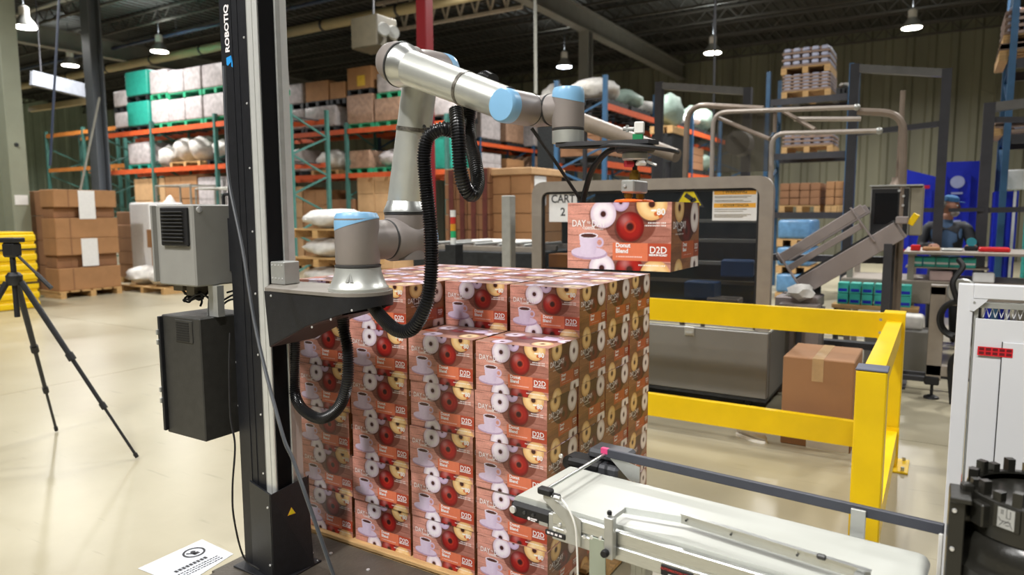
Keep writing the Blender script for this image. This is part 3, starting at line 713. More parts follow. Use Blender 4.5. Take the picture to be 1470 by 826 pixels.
for s_ in (-1, 1):
    yy = gy+s_*.045
    MB().lathe([(.0125, .015), (.0125, .026)], (gx, yy, gz), seg=6).lathe([(.009, .009), (.009, .0155)], (gx, yy, gz), seg=12).build('cup_fitting', M_brass, g, True)
    MB().lathe([(.040, .001), (.041, .004), (.036, .0085), (.012, .011)], (gx, yy, gz), seg=28).build('suction_cup', M_orange, g)
tag(MB().tube([pa+Vector((-.01, -.035, -.012)), (gx-.10, gy-.05, zc-.004), (gx-.03, gy-.068, zc-.004), (gx+.05, gy-.06, zc-.012), (gx+.11, gy-.02, zc-.022), (gx+.12, gy+.02, zc-.026)], .0055, 8, n=6).build('air_hose', M_rubber),
    'thin black air hose lying along the gripper plate', 'hose')

# ------------------------------------------------------------------ corrugated hoses and cables
def corr(name, pts, r, label, par=None, pitch=.0085):
    P = spline([Vector(p) for p in pts], 30); L = [0]
    for a, b in zip(P, P[1:]): L.append(L[-1]+(b-a).length)
    n = int(L[-1]/pitch)*4; out = []; j = 0
    for k in range(n+1):
        s_ = L[-1]*k/n
        while j < len(L)-2 and L[j+1] < s_: j += 1
        f = (s_-L[j])/max(1e-9, L[j+1]-L[j]); out.append(P[j].lerp(P[j+1], f))
    mb = MB(); mb.tube(out, lambda i: r if i % 4 in (0, 1) else r*.82, 14)
    o = mb.build(name, M_hose, par, ang=50)
    if par is None: tag(o, label, 'hose')
    return o
corr('corrugated_hose', [(-1.689, 1.8, 1.268), (-1.596, 1.76, 1.221), (-1.503, 1.73, 1.193), (-1.43, 1.72, 1.212), (-1.385, 1.73, 1.291), (-1.379, 1.75, 1.392), (-1.394, 1.77, 1.524), (-1.416, 1.78, 1.658), (-1.423, 1.78, 1.757), (-1.412, 1.79, 1.819), (-1.374, 1.81, 1.844), (-1.356, 1.86, 1.844), (-1.373, 1.94, 1.903), (-1.374, 1.95, 1.972)], .0235,
     'long black corrugated hose looping from the bracket up along the upper arm')
corr('corrugated_hose', [(-1.258, 1.73, 1.884), (-1.239, 1.71, 1.836), (-1.227, 1.7, 1.764), (-1.223, 1.7, 1.702), (-1.221, 1.72, 1.652), (-1.216, 1.75, 1.632), (-1.23, 1.8, 1.671), (-1.267, 1.84, 1.739), (-1.329, 1.9, 1.817), (-1.352, 1.93, 1.889), (-1.345, 1.95, 1.981), (-1.299, 1.94, 2.015), (-1.249, 1.92, 1.998)], .0225,
     'black corrugated hose hanging in a tight loop below the forearm')
corr('corrugated_hose', [(-2.141, 1.86, 1.216), (-2.143, 1.85, 1.051), (-2.144, 1.84, 0.899), (-2.086, 1.82, 0.828), (-1.951, 1.79, 0.812), (-1.838, 1.77, 0.869), (-1.775, 1.76, 0.969), (-1.776, 1.77, 1.088), (-1.803, 1.78, 1.172), (-1.804, 1.78, 1.248)], .0215,
     'black corrugated hose hanging in a U between column and bracket')
def cable(label, pts, r, m=M_rubber, cat='cable', name='cable', n=8):
    return tag(MB().tube([Vector(p) for p in pts], r, 7, n=n).build(name, m), label, cat)
cable('grey air hose running down across the front of the lift column', [(-2.101, 1.558, 2.075), (-2.063, 1.526, 1.827), (-2.012, 1.491, 1.681), (-1.895, 1.442, 1.468), (-1.758, 1.375, 1.213), (-1.568, 1.295, 0.965), (-1.512, 1.285, 0.891), (-1.426, 1.264, 0.777), (-1.321, 1.248, 0.606), (-1.172, 1.244, 0.319), (-1.051, 1.242, 0.006)], .0055, mat('grey_air_hose', '3b3e42', .4), 'hose', 'air_hose')
cable('thin black cable hanging down the left side of the lift column', [(-1.992, 1.452, 1.185), (-1.979, 1.433, 1.068), (-1.958, 1.414, 0.911), (-1.933, 1.407, 0.823), (-1.941, 1.396, 0.683), (-1.94, 1.395, 0.576), (-1.947, 1.43, 0.426), (-1.909, 1.46, 0.379)], .0032)
cable('straight black cable from the first wrist joint down behind the held carton', [(-1.079, 1.872, 1.833), (-1.041, 1.921, 1.756), (-1.001, 1.971, 1.671), (-0.967, 2.006, 1.597), (-0.949, 2.031, 1.522)], .0055)
cable('banded black cable curving from the gripper plate down behind the held carton', [(-0.814, 1.944, 1.767), (-0.87, 1.967, 1.759), (-0.925, 1.987, 1.716), (-0.954, 1.998, 1.658), (-0.97, 2.003, 1.589), (-0.956, 2.025, 1.511)], .0095)

# ------------------------------------------------------------------ enclosures on the column
t = thing('control_enclosure', 'grey steel enclosure with a black louvred vent on the column', 'electrical box', (-2.53, 1.73, 1.299))
MB().bx(-2.65, -2.41, 1.62, 1.84, 1.299, 1.614, .006).build('housing', M_grey, t)
MB().bx(-2.655, -2.645, 1.60, 1.625, 1.31, 1.612, .003).build('door_edge', M_grey, t)
mb = MB(); mb.bx(-2.60, -2.432, 1.606, 1.62, 1.455, 1.604, .004); mb.build('vent_frame', M_rubber, t)
for k in range(9): MB().box((-2.516, 1.604, 1.472+k*.0140), (.135, .012, .003), Matrix.Rotation(R(-25), 3, 'X')).build('vent_slat', M_seal, t)
MB().lathe([(.012, 0), (.011, .004), (.004, .005)], (-2.41, 1.648, 1.594), (1, 0, 0), 20).build('round_lock', M_screw, t)
MB().tube([(-2.47, 1.80, 1.614), (-2.47, 1.80, 1.645), (-2.465, 1.802, 1.655), (-2.40, 1.81, 1.655), (-2.373, 1.81, 1.655)], .0065, 8).build('cable_elbow', M_rubber, t)
for x in (-2.47,): MB().prism([(x, 1.70, 1.176), (x, 1.76, 1.176), (x, 1.755, 1.298), (x, 1.715, 1.298)], (.004, 0, 0)).build('support_bracket', M_alus, t)
MB().bx(-2.44, -2.385, 1.69, 1.72, 1.1765, 1.298).build('support_bracket', M_alus, t)
MB().bx(-2.41, -2.3725, 1.77, 1.83, 1.35, 1.56).build('column_mount', M_black, t)
MB().bx(-2.62, -2.56, 1.66, 1.72, 1.272, 1.2985).bx(-2.55, -2.50, 1.67, 1.74, 1.255, 1.2985).build('connector_block', mat('worn_connector', '6a6458', .5, .3), t)
t = thing('control_cabinet', 'tall black steel cabinet with small vent hanging on the column', 'electrical box', (-2.53, 1.74, .688))
MB().bx(-2.66, -2.41, 1.625, 1.86, .688, 1.1755, .004).build('housing', M_black2, t)
MB().bx(-2.662, -2.648, 1.608, 1.625, .70, 1.17, .002).build('door_edge', M_black, t)
for z in (1.095, 1.055, .86, .815): MB().bx(-2.664, -2.655, 1.600, 1.612, z, z+.022, .002).build('hinge', M_alus, t)
MB().bx(-2.565, -2.455, 1.621, 1.625, 1.075, 1.165, .002).build('vent_plate', M_black2, t)
for k in range(8): MB().bx(-2.555, -2.475, 1.619, 1.6215, 1.082+k*.0098, 1.086+k*.0098).build('vent_slat', M_rubber, t)
MB().bx(-2.41, -2.3725, 1.775, 1.83, .76, 1.02, .002).build('column_mount', M_black, t)
for z in (.80, .98): MB().lathe([(.006, 0), (.005, .003)], (-2.40, 1.775, z), (0, -1, 0), 10).build('screw', M_screw, t)
rr_ = random.Random(3)
for k in range(6):
    c0 = Vector((-2.59+rr_.uniform(0, .1), 1.68+rr_.uniform(0, .05), 1.19+rr_.uniform(0, .05))); pts = []
    for j in range(8):
        a = j/7*2*PI*rr_.uniform(.75, .95)+k; pts.append(c0+Vector((math.cos(a)*rr_.uniform(.03, .055), math.sin(a)*rr_.uniform(.015, .03), abs(math.sin(a+k))*.03+.0)))
    cable('black cable coiled between the two boxes on the column', pts, .0045, name='coiled_cable')['group'] = 'cables between the column boxes'
for k in range(3): cable('black cable coiled between the two boxes on the column', [(-2.45, 1.74+k*.02, 1.2+k*.03), (-2.42, 1.76+k*.02, 1.23+k*.02), (-2.385, 1.77+k*.02, 1.24+k*.02)], .004, name='coiled_cable')['group'] = 'cables between the column boxes'

# floor sign
t = thing('floor_sign', 'worn white floor sign with a black symbol and lettering left of the column', 'sign', (-2.84, 1.793, 0))
p = [Vector((-2.979, 1.642, 0.001)), Vector((-2.985, 1.964, 0.001)), Vector((-2.728, 1.949, 0.001)), Vector((-2.673, 1.657, 0.001))]
MB().prism(p, (0, 0, .0012)).build('vinyl_sheet', mat('worn_white_vinyl', 'd2d6dc', .2, 0, 30, .15), t)
ux = (p[1]-p[0]).normalized(); uy = Vector((0, 0, 1)).cross(ux); c = (p[0]+p[1]+p[2]+p[3])/4+Vector((0, 0, .0024))
mb = MB(); o = c+ux*.06+uy*.055
mb.lathe([(.040, 0), (.050, 0), (.050, .0005), (.040, .0005)], o, seg=28, cap=False)
mb.lathe([(.012, 0), (.012, .0005)], o+uy*.008, seg=14).box(o-uy*.015, (.03, .022, .0005), math.atan2(ux.y, ux.x)).box(o-ux*.015, (.045, .01, .0005), .6)

for k in range(9): mb.box(c-ux*(.09-.018*k)-uy*.035, (.013, .022, .0005), math.atan2(ux.y, ux.x))
mb.build('black_symbol', M_ink, t, True); mb = MB()
for j in range(3):
    for k in range(14): mb.box(c-ux*(.10-.0145*k)-uy*(.068+.018*j), (.008+.004*((k*5+j) % 2), .007, .0005), math.atan2(ux.y, ux.x))
mb.build('small_lettering', M_ink, t, True)


# ------------------------------------------------------------------ camera tripod at the left
t = thing('camera_tripod', 'black camera tripod standing at the left edge of the floor', 'tripod', (-4.89, 2.05, 0))
hub = Vector((-4.89, 2.05, 1.16)); ft = Vector((-4.351, 2.441, 0.012)); rad = (ft-Vector((hub.x, hub.y, .012)))
for k in range(3):
    d = Matrix.Rotation(R((0, 106, 213)[k]), 3, 'Z') @ rad; foot = Vector((hub.x, hub.y, .012))+d
    a = hub+d.normalized()*.04; q1 = a.lerp(foot, .42); q2 = a.lerp(foot, .70)
    lg = MB().cyl(a, q1, .019, .017, 10).cyl(q1, q2, .013, .013, 10).cyl(q2, foot, .009, .009, 10).build('leg', M_black, t)
    MB().cyl(q1-(foot-a).normalized()*.03, q1+(foot-a).normalized()*.02, .024, seg=10).build('leg_clamp', M_rubber, lg)
    MB().cyl(q2-(foot-a).normalized()*.025, q2+(foot-a).normalized()*.02, .019, seg=10).build('leg_clamp', M_rubber, lg)
    MB().cyl(foot-(foot-a).normalized()*.03, foot, .014, .012, 10).build('rubber_foot', M_rubber, lg)
MB().lathe([(.035, -.02), (.045, .0), (.045, .04), (.03, .06)], hub, seg=16).build('hub', M_black, t)
MB().cyl(hub+Vector((0, 0, .04)), hub+Vector((0, 0, .16)), .016, seg=12).cyl(hub-Vector((0, 0, .02)), hub-Vector((0, 0, .22)), .016, seg=12).build('centre_column', M_black, t)
MB().box(hub+Vector((0, 0, .20)), (.09, .07, .09), .4, .012).box(hub+Vector((-.01, 0, .26)), (.13, .09, .03), .4, .006).build('pan_head', M_rubber, t)
MB().cyl(hub+Vector((0, 0, .20)), hub+Vector((.16, .10, .0)), .009, seg=8).cyl(hub+Vector((.12, .075, .05)), hub+Vector((.19, .12, -.04)), .014, seg=8).build('pan_handle', M_rubber, t)

# ------------------------------------------------------------------ belt conveyor
cu_, cv_ = Vector((math.cos(R(-5)), math.sin(R(-5)), 0)), Vector((-math.sin(R(-5)), math.cos(R(-5)), 0))
CO = Vector((-1.026, 1.682, 0))
def LC(s, t, z): return CO+cu_*s+cv_*t+Zv*z
RC = Matrix.Rotation(R(-5), 3, 'Z')
def cb(mb, s0, s1, t0, t1, z0, z1, bev=0, mi=0): return mb.box(LC((s0+s1)/2, (t0+t1)/2, (z0+z1)/2), (s1-s0, t1-t0, z1-z0), RC, bev, mi)
t = thing('belt_conveyor', 'short belt conveyor with off-white belt and aluminium sides', 'conveyor', LC(.5, .15, 0))
# belt as a closed band with round noses
prof = []
for k in range(13): a = PI/2+PI*k/12; prof.append((.012+.024*math.cos(a), .726+.024*math.sin(a)))
for k in range(13): a = -PI/2+PI*k/12; prof.append((1.0+.024*math.cos(a), .726+.024*math.sin(a)))
vs = [LC(s, .008, z) for s, z in prof]+[LC(s, .297, z) for s, z in prof]; n = len(prof)
MB().verts(vs, [(k, (k+1) % n, n+(k+1) % n, n+k) for k in range(n)]+[tuple(range(n))[::-1], tuple(range(n, 2*n))]).build('belt', M_belt, t, ang=50)
for t0, t1 in ((-.016, .006), (.299, .319)):
    mb = MB(); cb(mb, .14, 1.0, t0, t1, .708, .742, .002); cb(mb, .14, 1.0, t0-.001, t1+.001, .664, .700, .002); cb(mb, .14, 1.0, t0+.004, t1-.004, .695, .712)
    mb.build('side_frame', M_alu, t)
    mb = MB(); cb(mb, -.01, .135, t0, t1, .690, .738, .010); mb.build('end_plate', M_rubber, t)
    mb = MB(); cb(mb, .125, .23, t0+.002, t1-.002, .668, .735, .002); mb.build('end_bracket', M_alus, t)
mb = MB(); mb.lathe([(.011, 0), (.010, .006), (.004, .0065)], LC(.004, -.016, .715), -cv_, 16); mb.build('pulley_bolt', M_screw, t)
for s, z in ((.165, .712), (.185, .70), (.150, .695), (.245, .70), (.268, .705), (.295, .71), (.045, .716), (.075, .716)):
    MB().lathe([(.0052, 0), (.005, .004)], LC(s, -.0165, z), -cv_, 10).build('bolt', M_screw if s > .1 else M_seal, t)
lb = cb(MB(), .118, .185, -.0185, -.0165, .672, .688, .002).build('small_black_label', M_rubber, t)
mb = MB()
for s in (.124, .136, .150, .164): cb(mb, s, s+.009, -.0189, -.0184, .677, .683)
mb.build('label_text', M_pw, lb, True)
mb = MB(); mb.lathe([(.005, 0), (.005, .0006)], LC(.060, -.0162, .702), -cv_, 14); cb(mb, .066, .088, -.0168, -.0161, .702, .706); cb(mb, .066, .082, -.0168, -.0161, .697, .700); mb.build('white_maker_mark', M_pw, t, True)
mb = MB(); cb(mb, .095, .125, -.0168, -.0161, .694, .704); mb.build('small_print_patch', M_alus, t, True)
lb = cb(MB(), .470, .555, -.0195, -.0172, .6655, .6935, .002).build('series_label', M_rubber, t)
MRT = mat('red_lettering_ink', 'b83a34', .5)
mb = MB(); letters(mb, 'AUTOMATION SERIES', LC(.5125, -.0200, .6835), cu_, Zv, .0090, 0, .0002); mb.build('label_text', MRT, lb, True)
mb = MB(); cb(mb, .49, .53, -.0202, -.0198, .671, .673); mb.build('label_underline', M_pw, lb)
# sensor bridge at the infeed
MB().prism([LC(.112, -.020, .79), LC(.128, -.020, .79), LC(.235, -.020, .745), LC(.235, -.020, .668), LC(.19, -.020, .668), LC(.185, -.020, .72), LC(.112, -.020, .775)], cv_*.003).build('sensor_bracket', M_alus, t)
MB().cyl(LC(.118, -.01, .802), LC(.112, .33, .802), .0055, seg=12).build('cross_rod', M_alu, t)
mb = MB(); cb(mb, .095, .140, -.028, -.004, .788, .808, .004); cb(mb, .14, .165, -.022, -.008, .786, .798, .003); mb.build('rod_clamp', M_rubber, t)
MB().lathe([(.006, 0), (.006, .02)], LC(.152, -.025, .792), cu_, 10).build('sensor_head', M_alus, t)
MB().prism([LC(.115, .335, .805), LC(.235, .335, .785), LC(.235, .335, .735), LC(.20, .335, .735)], cv_*.003).build('far_bracket', M_alus, t)
# side guides
mb = MB(); cb(mb, .103, 1.045, .328, .342, .795, .823, .002); gd = mb.build('far_guide_rail', mat('dark_slate_rail', '3f414a', .45, .1), t)
mb = MB(); cb(mb, .100, .125, .3275, .3425, .805, .8235, .001); mb.build('pink_tape', mat('pink_tape', 'd8407a', .5), t)
for s in (.84,):
    mb = MB(); cb(mb, s, s+.035, .319, .3275, .70, .815, .001); mb.build('rail_support', M_alus, t)
mb = MB(); cb(mb, 1.035, 1.045, .322, .336, 0, .80, .002); mb.build('rail_end_post', M_wplas, t)
MB().prism([LC(.322, .030, .772), LC(.485, .070, .772), LC(.485, .070, .790), LC(.322, .030, .790)], cv_*.0015).build('clear_guide_strip', mat('clear_guide_plastic', 'e6ebe8', .15, alpha=.75), t)
a, b = LC(.485, .070, .785), LC(.935, .035, .785)
mb = MB(); mb.bar(a, b, .004, .026); mb.bar(a+Zv*.013, b+Zv*.013, .014, .003); mb.build('near_guide_channel', M_alu, t)
MB().box(b-cu_*.10-cv_*.006+Zv*.018, (.02, .012, .012), RC, .003).build('channel_clip', M_seal, t)
for s in (.50, .62, .78): MB().lathe([(.003, 0), (.003, .002)], LC(s, .068-(s-.485)*.078-.003, .785), -cv_, 8).build('rivet', M_seal, t)
for s in (.318, .90):
    mb = MB(); cb(mb, s, s+.026, -.042, -.020, .672, .785, .002); cb(mb, s+.004, s+.024, -.030, .035, .778, .790, .001); mb.build('guide_post', M_alus, t)
    MB().lathe([(.010, 0), (.011, .008), (.009, .016)], LC(s+.008, -.042, .690), -cv_, 12).build('knob', M_rubber, t)
    MB().lathe([(.006, 0), (.007, .006), (.005, .010)], LC(s+.010, -.030, .790), Zv, 12).build('top_knob', M_rubber, t)
# zinc leg plate and profile legs, floor stand
MZ = mat('zinc_plated_steel', 'a7b0a2', .35, .5, 6, .1)
mb = MB(); cb(mb, .262, .312, -.020, -.0165, .52, .708, .001); mb.build('zinc_leg_plate', MZ, t)
mb = MB(); cb(mb, .262, .315, -.030, .02, .50, .53, .002); mb.build('leg_foot_plate', M_alu, t)
for s in (.36, .90):
    for tt in (.03, .235):
        mb = MB(); cb(mb, s, s+.045, tt, tt+.045, .0, .664, .002)
        for g_ in (.012, .030): cb(mb, s+g_, s+g_+.004, tt-.001, tt, .01, .66)
        mb.build('leg', M_alus, t)
    mb = MB(); cb(mb, s+.005, s+.04, .075, .235, .10, .14, .002); mb.build('leg_crossbar', M_alus, t)
mb = MB(); cb(mb, .40, .905, .14, .175, .10, .14, .002); mb.build('leg_crossbar', M_alus, t)
# gear motor on the far side
MG = mat('dark_grey_motor_casting', '4b4c50', .4, .3, 12, .15)
mb = MB(); cb(mb, .0, .16, .325, .415, .700, .765, .008); cb(mb, .03, .17, .36, .45, .765, .800, .010); mb.build('gear_motor', MG, t)
mb = MB(); cb(mb, -.03, .10, .322, .40, .735, .768, .010); mb.lathe([(.026, 0), (.026, .05)], LC(-.02, .33, .745), cv_, 20); mb.build('gearbox', M_rubber, t)
MB().lathe([(.008, 0), (.007, .005)], LC(-.045, .320, .768), -cv_, 12).build('motor_bolt', M_screw, t)
cable('white sensor cable hanging from the rod clamp over the conveyor side', [LC(.168, -.018, .792), LC(.20, -.030, .775), LC(.225, -.034, .735), LC(.232, -.034, .67), LC(.236, -.034, .55), LC(.24, -.034, .3), LC(.25, -.04, .01)], .0028, M_wplas)
for k, (s, r_) in enumerate(((.445, .010), (.475, .007), (.495, .006))):
    cable(['thick', 'middle', 'thin'][k]+' black cable hanging under the conveyor', [LC(s, .07, .662), LC(s+.012, .07, .61), LC(s+.03, .08, .5), LC(s+.05, .09, .3), LC(s+.06, .10, .012)], r_)

# ------------------------------------------------------------------ yellow guard rail
t = thing('guard_rail', 'yellow steel guard rail with posts around the machine corner', 'guard rail', (-.21, 4.0, 0))
def post(x, y, h, capm=True):
    MB().bx(x-.058, x+.058, y-.058, y+.058, .012, h, .006).build('post', M_yellow, t)
    if capm: MB().bx(x-.060, x+.060, y-.060, y+.060, h, h+.008, .003).build('post_cap', mat('slate_post_cap', '5a5f70', .5), t)
    b_ = MB().bx(x-.12, x+.12, y-.13, y+.13, 0, .012, .002).build('base_plate', M_yellow, t)
    for sx in (-1, 1):
        for sy in (-1, 1): MB().cyl((x+sx*.09, y+sy*.10, .012), (x+sx*.09, y+sy*.10, .035), .010, seg=8).build('anchor_bolt', M_alus, b_)
post(-.212, 3.20, .925); post(-.215, 4.80, .955, False); post(-2.7, 4.80, .955, False)
MB().bx(-.272, -.155, 4.735, 4.865, .955, .965, .003).build('post_cap', M_yellow, t)
def rail_x(x0, x1, y, z0, z1):
    mb = MB(); mb.bx(x0, x1, y-.025, y+.025, z1-.012, z1).bx(x0, x1, y-.025, y+.025, z0, z0+.012).bx(x0, x1, y-.025, y-.015, z0+.012, z1-.012)
    mb.build('rail', M_yellow, t)
def rail_y(x, y0, y1, z0, z1):
    mb = MB(); mb.bx(x-.04, x+.04, y0, y1, z1-.012, z1).bx(x-.04, x+.04, y0, y1, z0, z0+.012).bx(x+.02, x+.04, y0, y1, z0+.012, z1-.012).bx(x-.04, x-.03, y0, y1, z0+.012, z1-.012)
    mb.build('rail', M_yellow, t)
rail_x(-2.64, -.275, 4.76, .805, .958); rail_x(-2.64, -.275, 4.76, .100, .262)
rail_y(-.212, 3.26, 4.74, .80, .915); rail_y(-.205, 3.26, 4.74, .10, .24)
for z0, z1 in ((.80, .96), (.10, .262)): MB().bx(-.30, -.155, 4.728, 4.7345, z0, z1).build('joint_plate', M_yellow, t)
for z in (.84, .92, .14, .22): MB().lathe([(.010, 0), (.009, .006)], (-.285, 4.7335, z), (0, -1, 0), 8).build('bolt', M_alus, t)

# ------------------------------------------------------------------ taped carton behind the rail
def box_carton(label, x0, x1, y0, y1, z0, z1, m, tapem=None, name='carton', cat='box', group=None, tape=True, bev=.006):
    o = MB().bx(x0, x1, y0, y1, z0, z1, bev).build(name, m); tag(o, label, cat, group)
    if tape:
        w_ = min(.07, (x1-x0)*.18); c = (x0+x1)/2
        MB().bx(c-w_/2, c+w_/2, y0-.0015, y1+.0015, z1, z1+.0015).bx(c-w_/2, c+w_/2, y0-.0018, y0-.0002, z1-(z1-z0)*.25, z1+.0015).build('tape_strip', tapem or M_tape, o)
    return o
o = box_carton('large brown taped carton behind the lower yellow rail', -.865, -.43, 4.90, 5.45, 0, .605, mat('plain_brown_board', '9a714f', .75, 0, 4, .06))
MB().bx(-.70, -.44, 4.897, 4.899, .0, .085).build('shipping_label', M_paper, o)
# sneaker under the machine
t = thing('sneaker', 'worn white sneaker below the lower yellow rail', 'shoe', (-1.045, 4.99, 0))
mb = MB(); vs = []; secs = [(-.0, .020, .05), (.03, .034, .085), (.09, .036, .075), (.15, .040, .055), (.20, .040, .045), (.25, .030, .035), (.275, .012, .02)]
d = Vector((.9, -.42, 0)).normalized(); e = Vector((.42, .9, 0)).normalized(); o0 = Vector((-1.155, 4.925, .022))
N_ = 14
for s_, wd, hh in secs:
    for k in range(N_):
        a = 2*PI*k/N_; vs.append(o0+d*s_*.85+e*wd*math.cos(a)+Zv*max(0, hh*(.5+.5*math.sin(a))))
fs = [(i*N_+k, i*N_+(k+1) % N_, (i+1)*N_+(k+1) % N_, (i+1)*N_+k) for i in range(len(secs)-1) for k in range(N_)]+[tuple(range(N_)), tuple(range((len(secs)-1)*N_, len(secs)*N_))[::-1]]
mb.verts(vs, fs); mb.build('upper', mat('worn_white_leather', 'cfc9c0', .6), t, ang=60)
vs = [o0-Zv*.022+d*(s_*.86)+e*wd*1.08*q for s_, wd, hh in secs for q in (-1, 1)]; poly = vs[0::2]+vs[1::2][::-1]
MB().prism(poly, (0, 0, .022)).build('sole', M_wplas, t)

# ------------------------------------------------------------------ white machine door at the right edge
t = thing('white_guard_frame', 'white steel guard door with a red label at the right edge', 'guard panel', (.5, 2.42, 0))
MW = mat('white_door_paint', 'd9dadd', .35, 0, 3, .03)
x0, x1, yy = .052, 1.0, 2.40
mb = MB(); mb.bx(x0, x0+.038, yy, yy+.04, .0, 1.366, .002).bx(x0+.038, x1, yy, yy+.04, 1.325, 1.366, .002).bx(x1, x1+.038, yy, yy+.04, 0, 1.366, .002).bx(x0+.038, x1, yy, yy+.04, .0, .05, .002)
mb.build('outer_frame', MW, t)
mb = MB(); mb.bx(x0+.041, x0+.052, yy+.008, yy+.03, .06, 1.315, .001).bx(x0+.052, x1-.01, yy+.008, yy+.03, 1.298, 1.315, .001); mb.build('inner_frame', M_alus, t)
MB().prism([(x0+.030, yy-.003, 1.325), (x0+.072, yy-.003, 1.325), (x0+.068, yy-.003, 1.318), (x0+.040, yy-.003, 1.288), (x0+.030, yy-.003, 1.290)], (0, .003, 0)).build('corner_bracket', MW, t)
MB().lathe([(.003, 0), (.003, .002)], (x0+.040, yy-.003, 1.315), (0, -1, 0), 8).build('rivet', M_alus, t)
MB().bx(x0+.046, x1, yy-.004, yy+.004, .06, 1.268, .001).build('white_panel', MW, t)
MB().bx(.166, x1, yy-.009, yy-.004, .06, 1.205, .001).build('raised_panel', MW, t)
MB().bx(.1635, .1655, yy-.0085, yy-.0045, .06, 1.206).build('panel_seam', M_seal, t)
mb = MB()
for k in range(60):
    x = x0+.064+k*.0145; mb.bar((x, yy+.02, 1.270), (x+.00725, yy+.02, 1.298), .0015, .0018); mb.bar((x+.00725, yy+.02, 1.298), (x+.0145, yy+.02, 1.270), .0015, .0018)
mb.build('expanded_mesh', MW, t)
rl = MB().bx(.107, .190, yy-.0105, yy-.0085, 1.163, 1.1885).build('red_label', mat('red_label_vinyl', 'd8222e', .45), t)
mb = MB()
for j in range(2):
    for k in range(5): mb.bx(.1105+k*.0162, .1225+k*.0162, yy-.0109, yy-.0106, 1.1665+j*.0115, 1.1745+j*.0115)
mb.build('label_print', mat('dark_red_label_print', '6d1018', .5), rl)
MB().bx(.0895, .0905, yy-.003, yy, .62, .80).build('red_scratch', MRT, t)

# ------------------------------------------------------------------ black ribbed canister at the lower right
t = thing('black_canister', 'large black plastic canister with a notched rim and pictogram label', 'machine', (.205, 1.80, 0))
ccx, ccy = .215, 1.80
MBP = mat('glossy_black_plastic', '24231f', .28, 0, 10, .1, .05, 120)
mb = MB(); mb.lathe([(.150, .30), (.158, .32), (.158, .70), (.162, .705), (.162, .715), (.152, .725), (.152, .75), (.164, .76), (.167, .79), (.164, .825), (.154, .835), (.152, .845), (.150, .86), (.146, .885), (.132, .90), (.10, .905), (.02, .905)], (ccx, ccy, 0), seg=64)
mb.build('body', MBP, t)
mb = MB(); mb.lathe([(.150, .0), (.150, .02), (.09, .04), (.08, .28), (.135, .30)], (ccx, ccy, 0), seg=40); mb.build('pedestal', M_black2, t)
MB().lathe([(.118, .902), (.138, .902), (.138, .980), (.134, .984), (.120, .984), (.118, .980)], (ccx, ccy, 0), seg=64, cap=False).lathe([(.117, .968), (.0, .972)], (ccx, ccy, 0), seg=48, cap=False).build('rim_wall', MBP, t)
for k in range(22):
    a0 = 2*PI*k/22; hgt = .030 if k % 2 else .020
    pts = [(ccx+r_*math.cos(a0+q*.065), ccy+r_*math.sin(a0+q*.065), .982) for r_, q in ((.119, -1), (.136, -1), (.136, 1), (.119, 1))]
    MB().prism(pts, (0, 0, hgt)).build('rim_tooth', MBP, t)
# latch block and pictogram on the near side
dr = (Vector((0, 0, 0))-Vector((ccx, ccy, 0))).normalized(); al = math.atan2(dr.y, dr.x)
def pol(a, r_, z): return Vector((ccx+r_*math.cos(a), ccy+r_*math.sin(a), z))
rm = lambda a: Matrix.Rotation(a, 3, 'Z')
MB().box(pol(al-.80, .143, .945), (.022, .035, .05), rm(al-.80), .003).build('latch_block', MBP, t)
MB().box(pol(al-1.12, .148, .935), (.03, .04, .045), rm(al-1.12), .003).build('latch_block', MBP, t)
MB().box(pol(al-1.12, .146, .975), (.022, .022, .035), rm(al-1.12), .003).build('latch_lever', MBP, t)
la = al-.42
MB().box(pol(la, .1365, .955), (.008, .050, .048), rm(la), .001).build('label_boss', MBP, t)
lbl = MB().box(pol(la, .1412, .955), (.001, .032, .042), rm(la), .0004).build('pictogram_label', mat('silver_label', 'a9a9a5', .6), t)
nx = Vector((math.cos(la), math.sin(la), 0)); tx = Vector((-math.sin(la), math.cos(la), 0)); lc = pol(la, .1418, .955)
mb = MB()
for a, b in (((.001, .022), (.001, .002)), ((.001, .002), (.008, .002)), ((.008, .002), (.008, .018)), ((-.009, .018), (-.009, .008)), ((-.006, .018), (-.006, .008)), ((-.010, -.006), (.010, -.006)), ((-.010, -.006), (-.014, .000)), ((-.012, -.018), (-.004, -.006)), ((.013, -.018), (.007, -.006)), ((-.004, -.012), (.006, -.003)), ((.0, -.014), (.008, -.012))):
    mb.bar(lc+tx*a[0]+Zv*a[1], lc+tx*b[0]+Zv*b[1], .0012, .0004, upv=nx)
mb.build('pictogram', M_ink, lbl)
MB().bx(.045, .075, 1.700, 1.80, .30, .965, .002).build('mounting_plate', MBP, t)
MB().bx(.045, .085, 1.690, 1.78, .965, .977, .002).build('mounting_flange', MBP, t)
MB().bx(.042, .19, 1.72, 1.84, .27, .30, .002).build('mounting_foot', MBP, t)
for z in (.945, .86): MB().lathe([(.005, 0), (.004, .004)], (.055, 1.70, z), (0, -1, 0), 10).build('screw', M_screw, t)

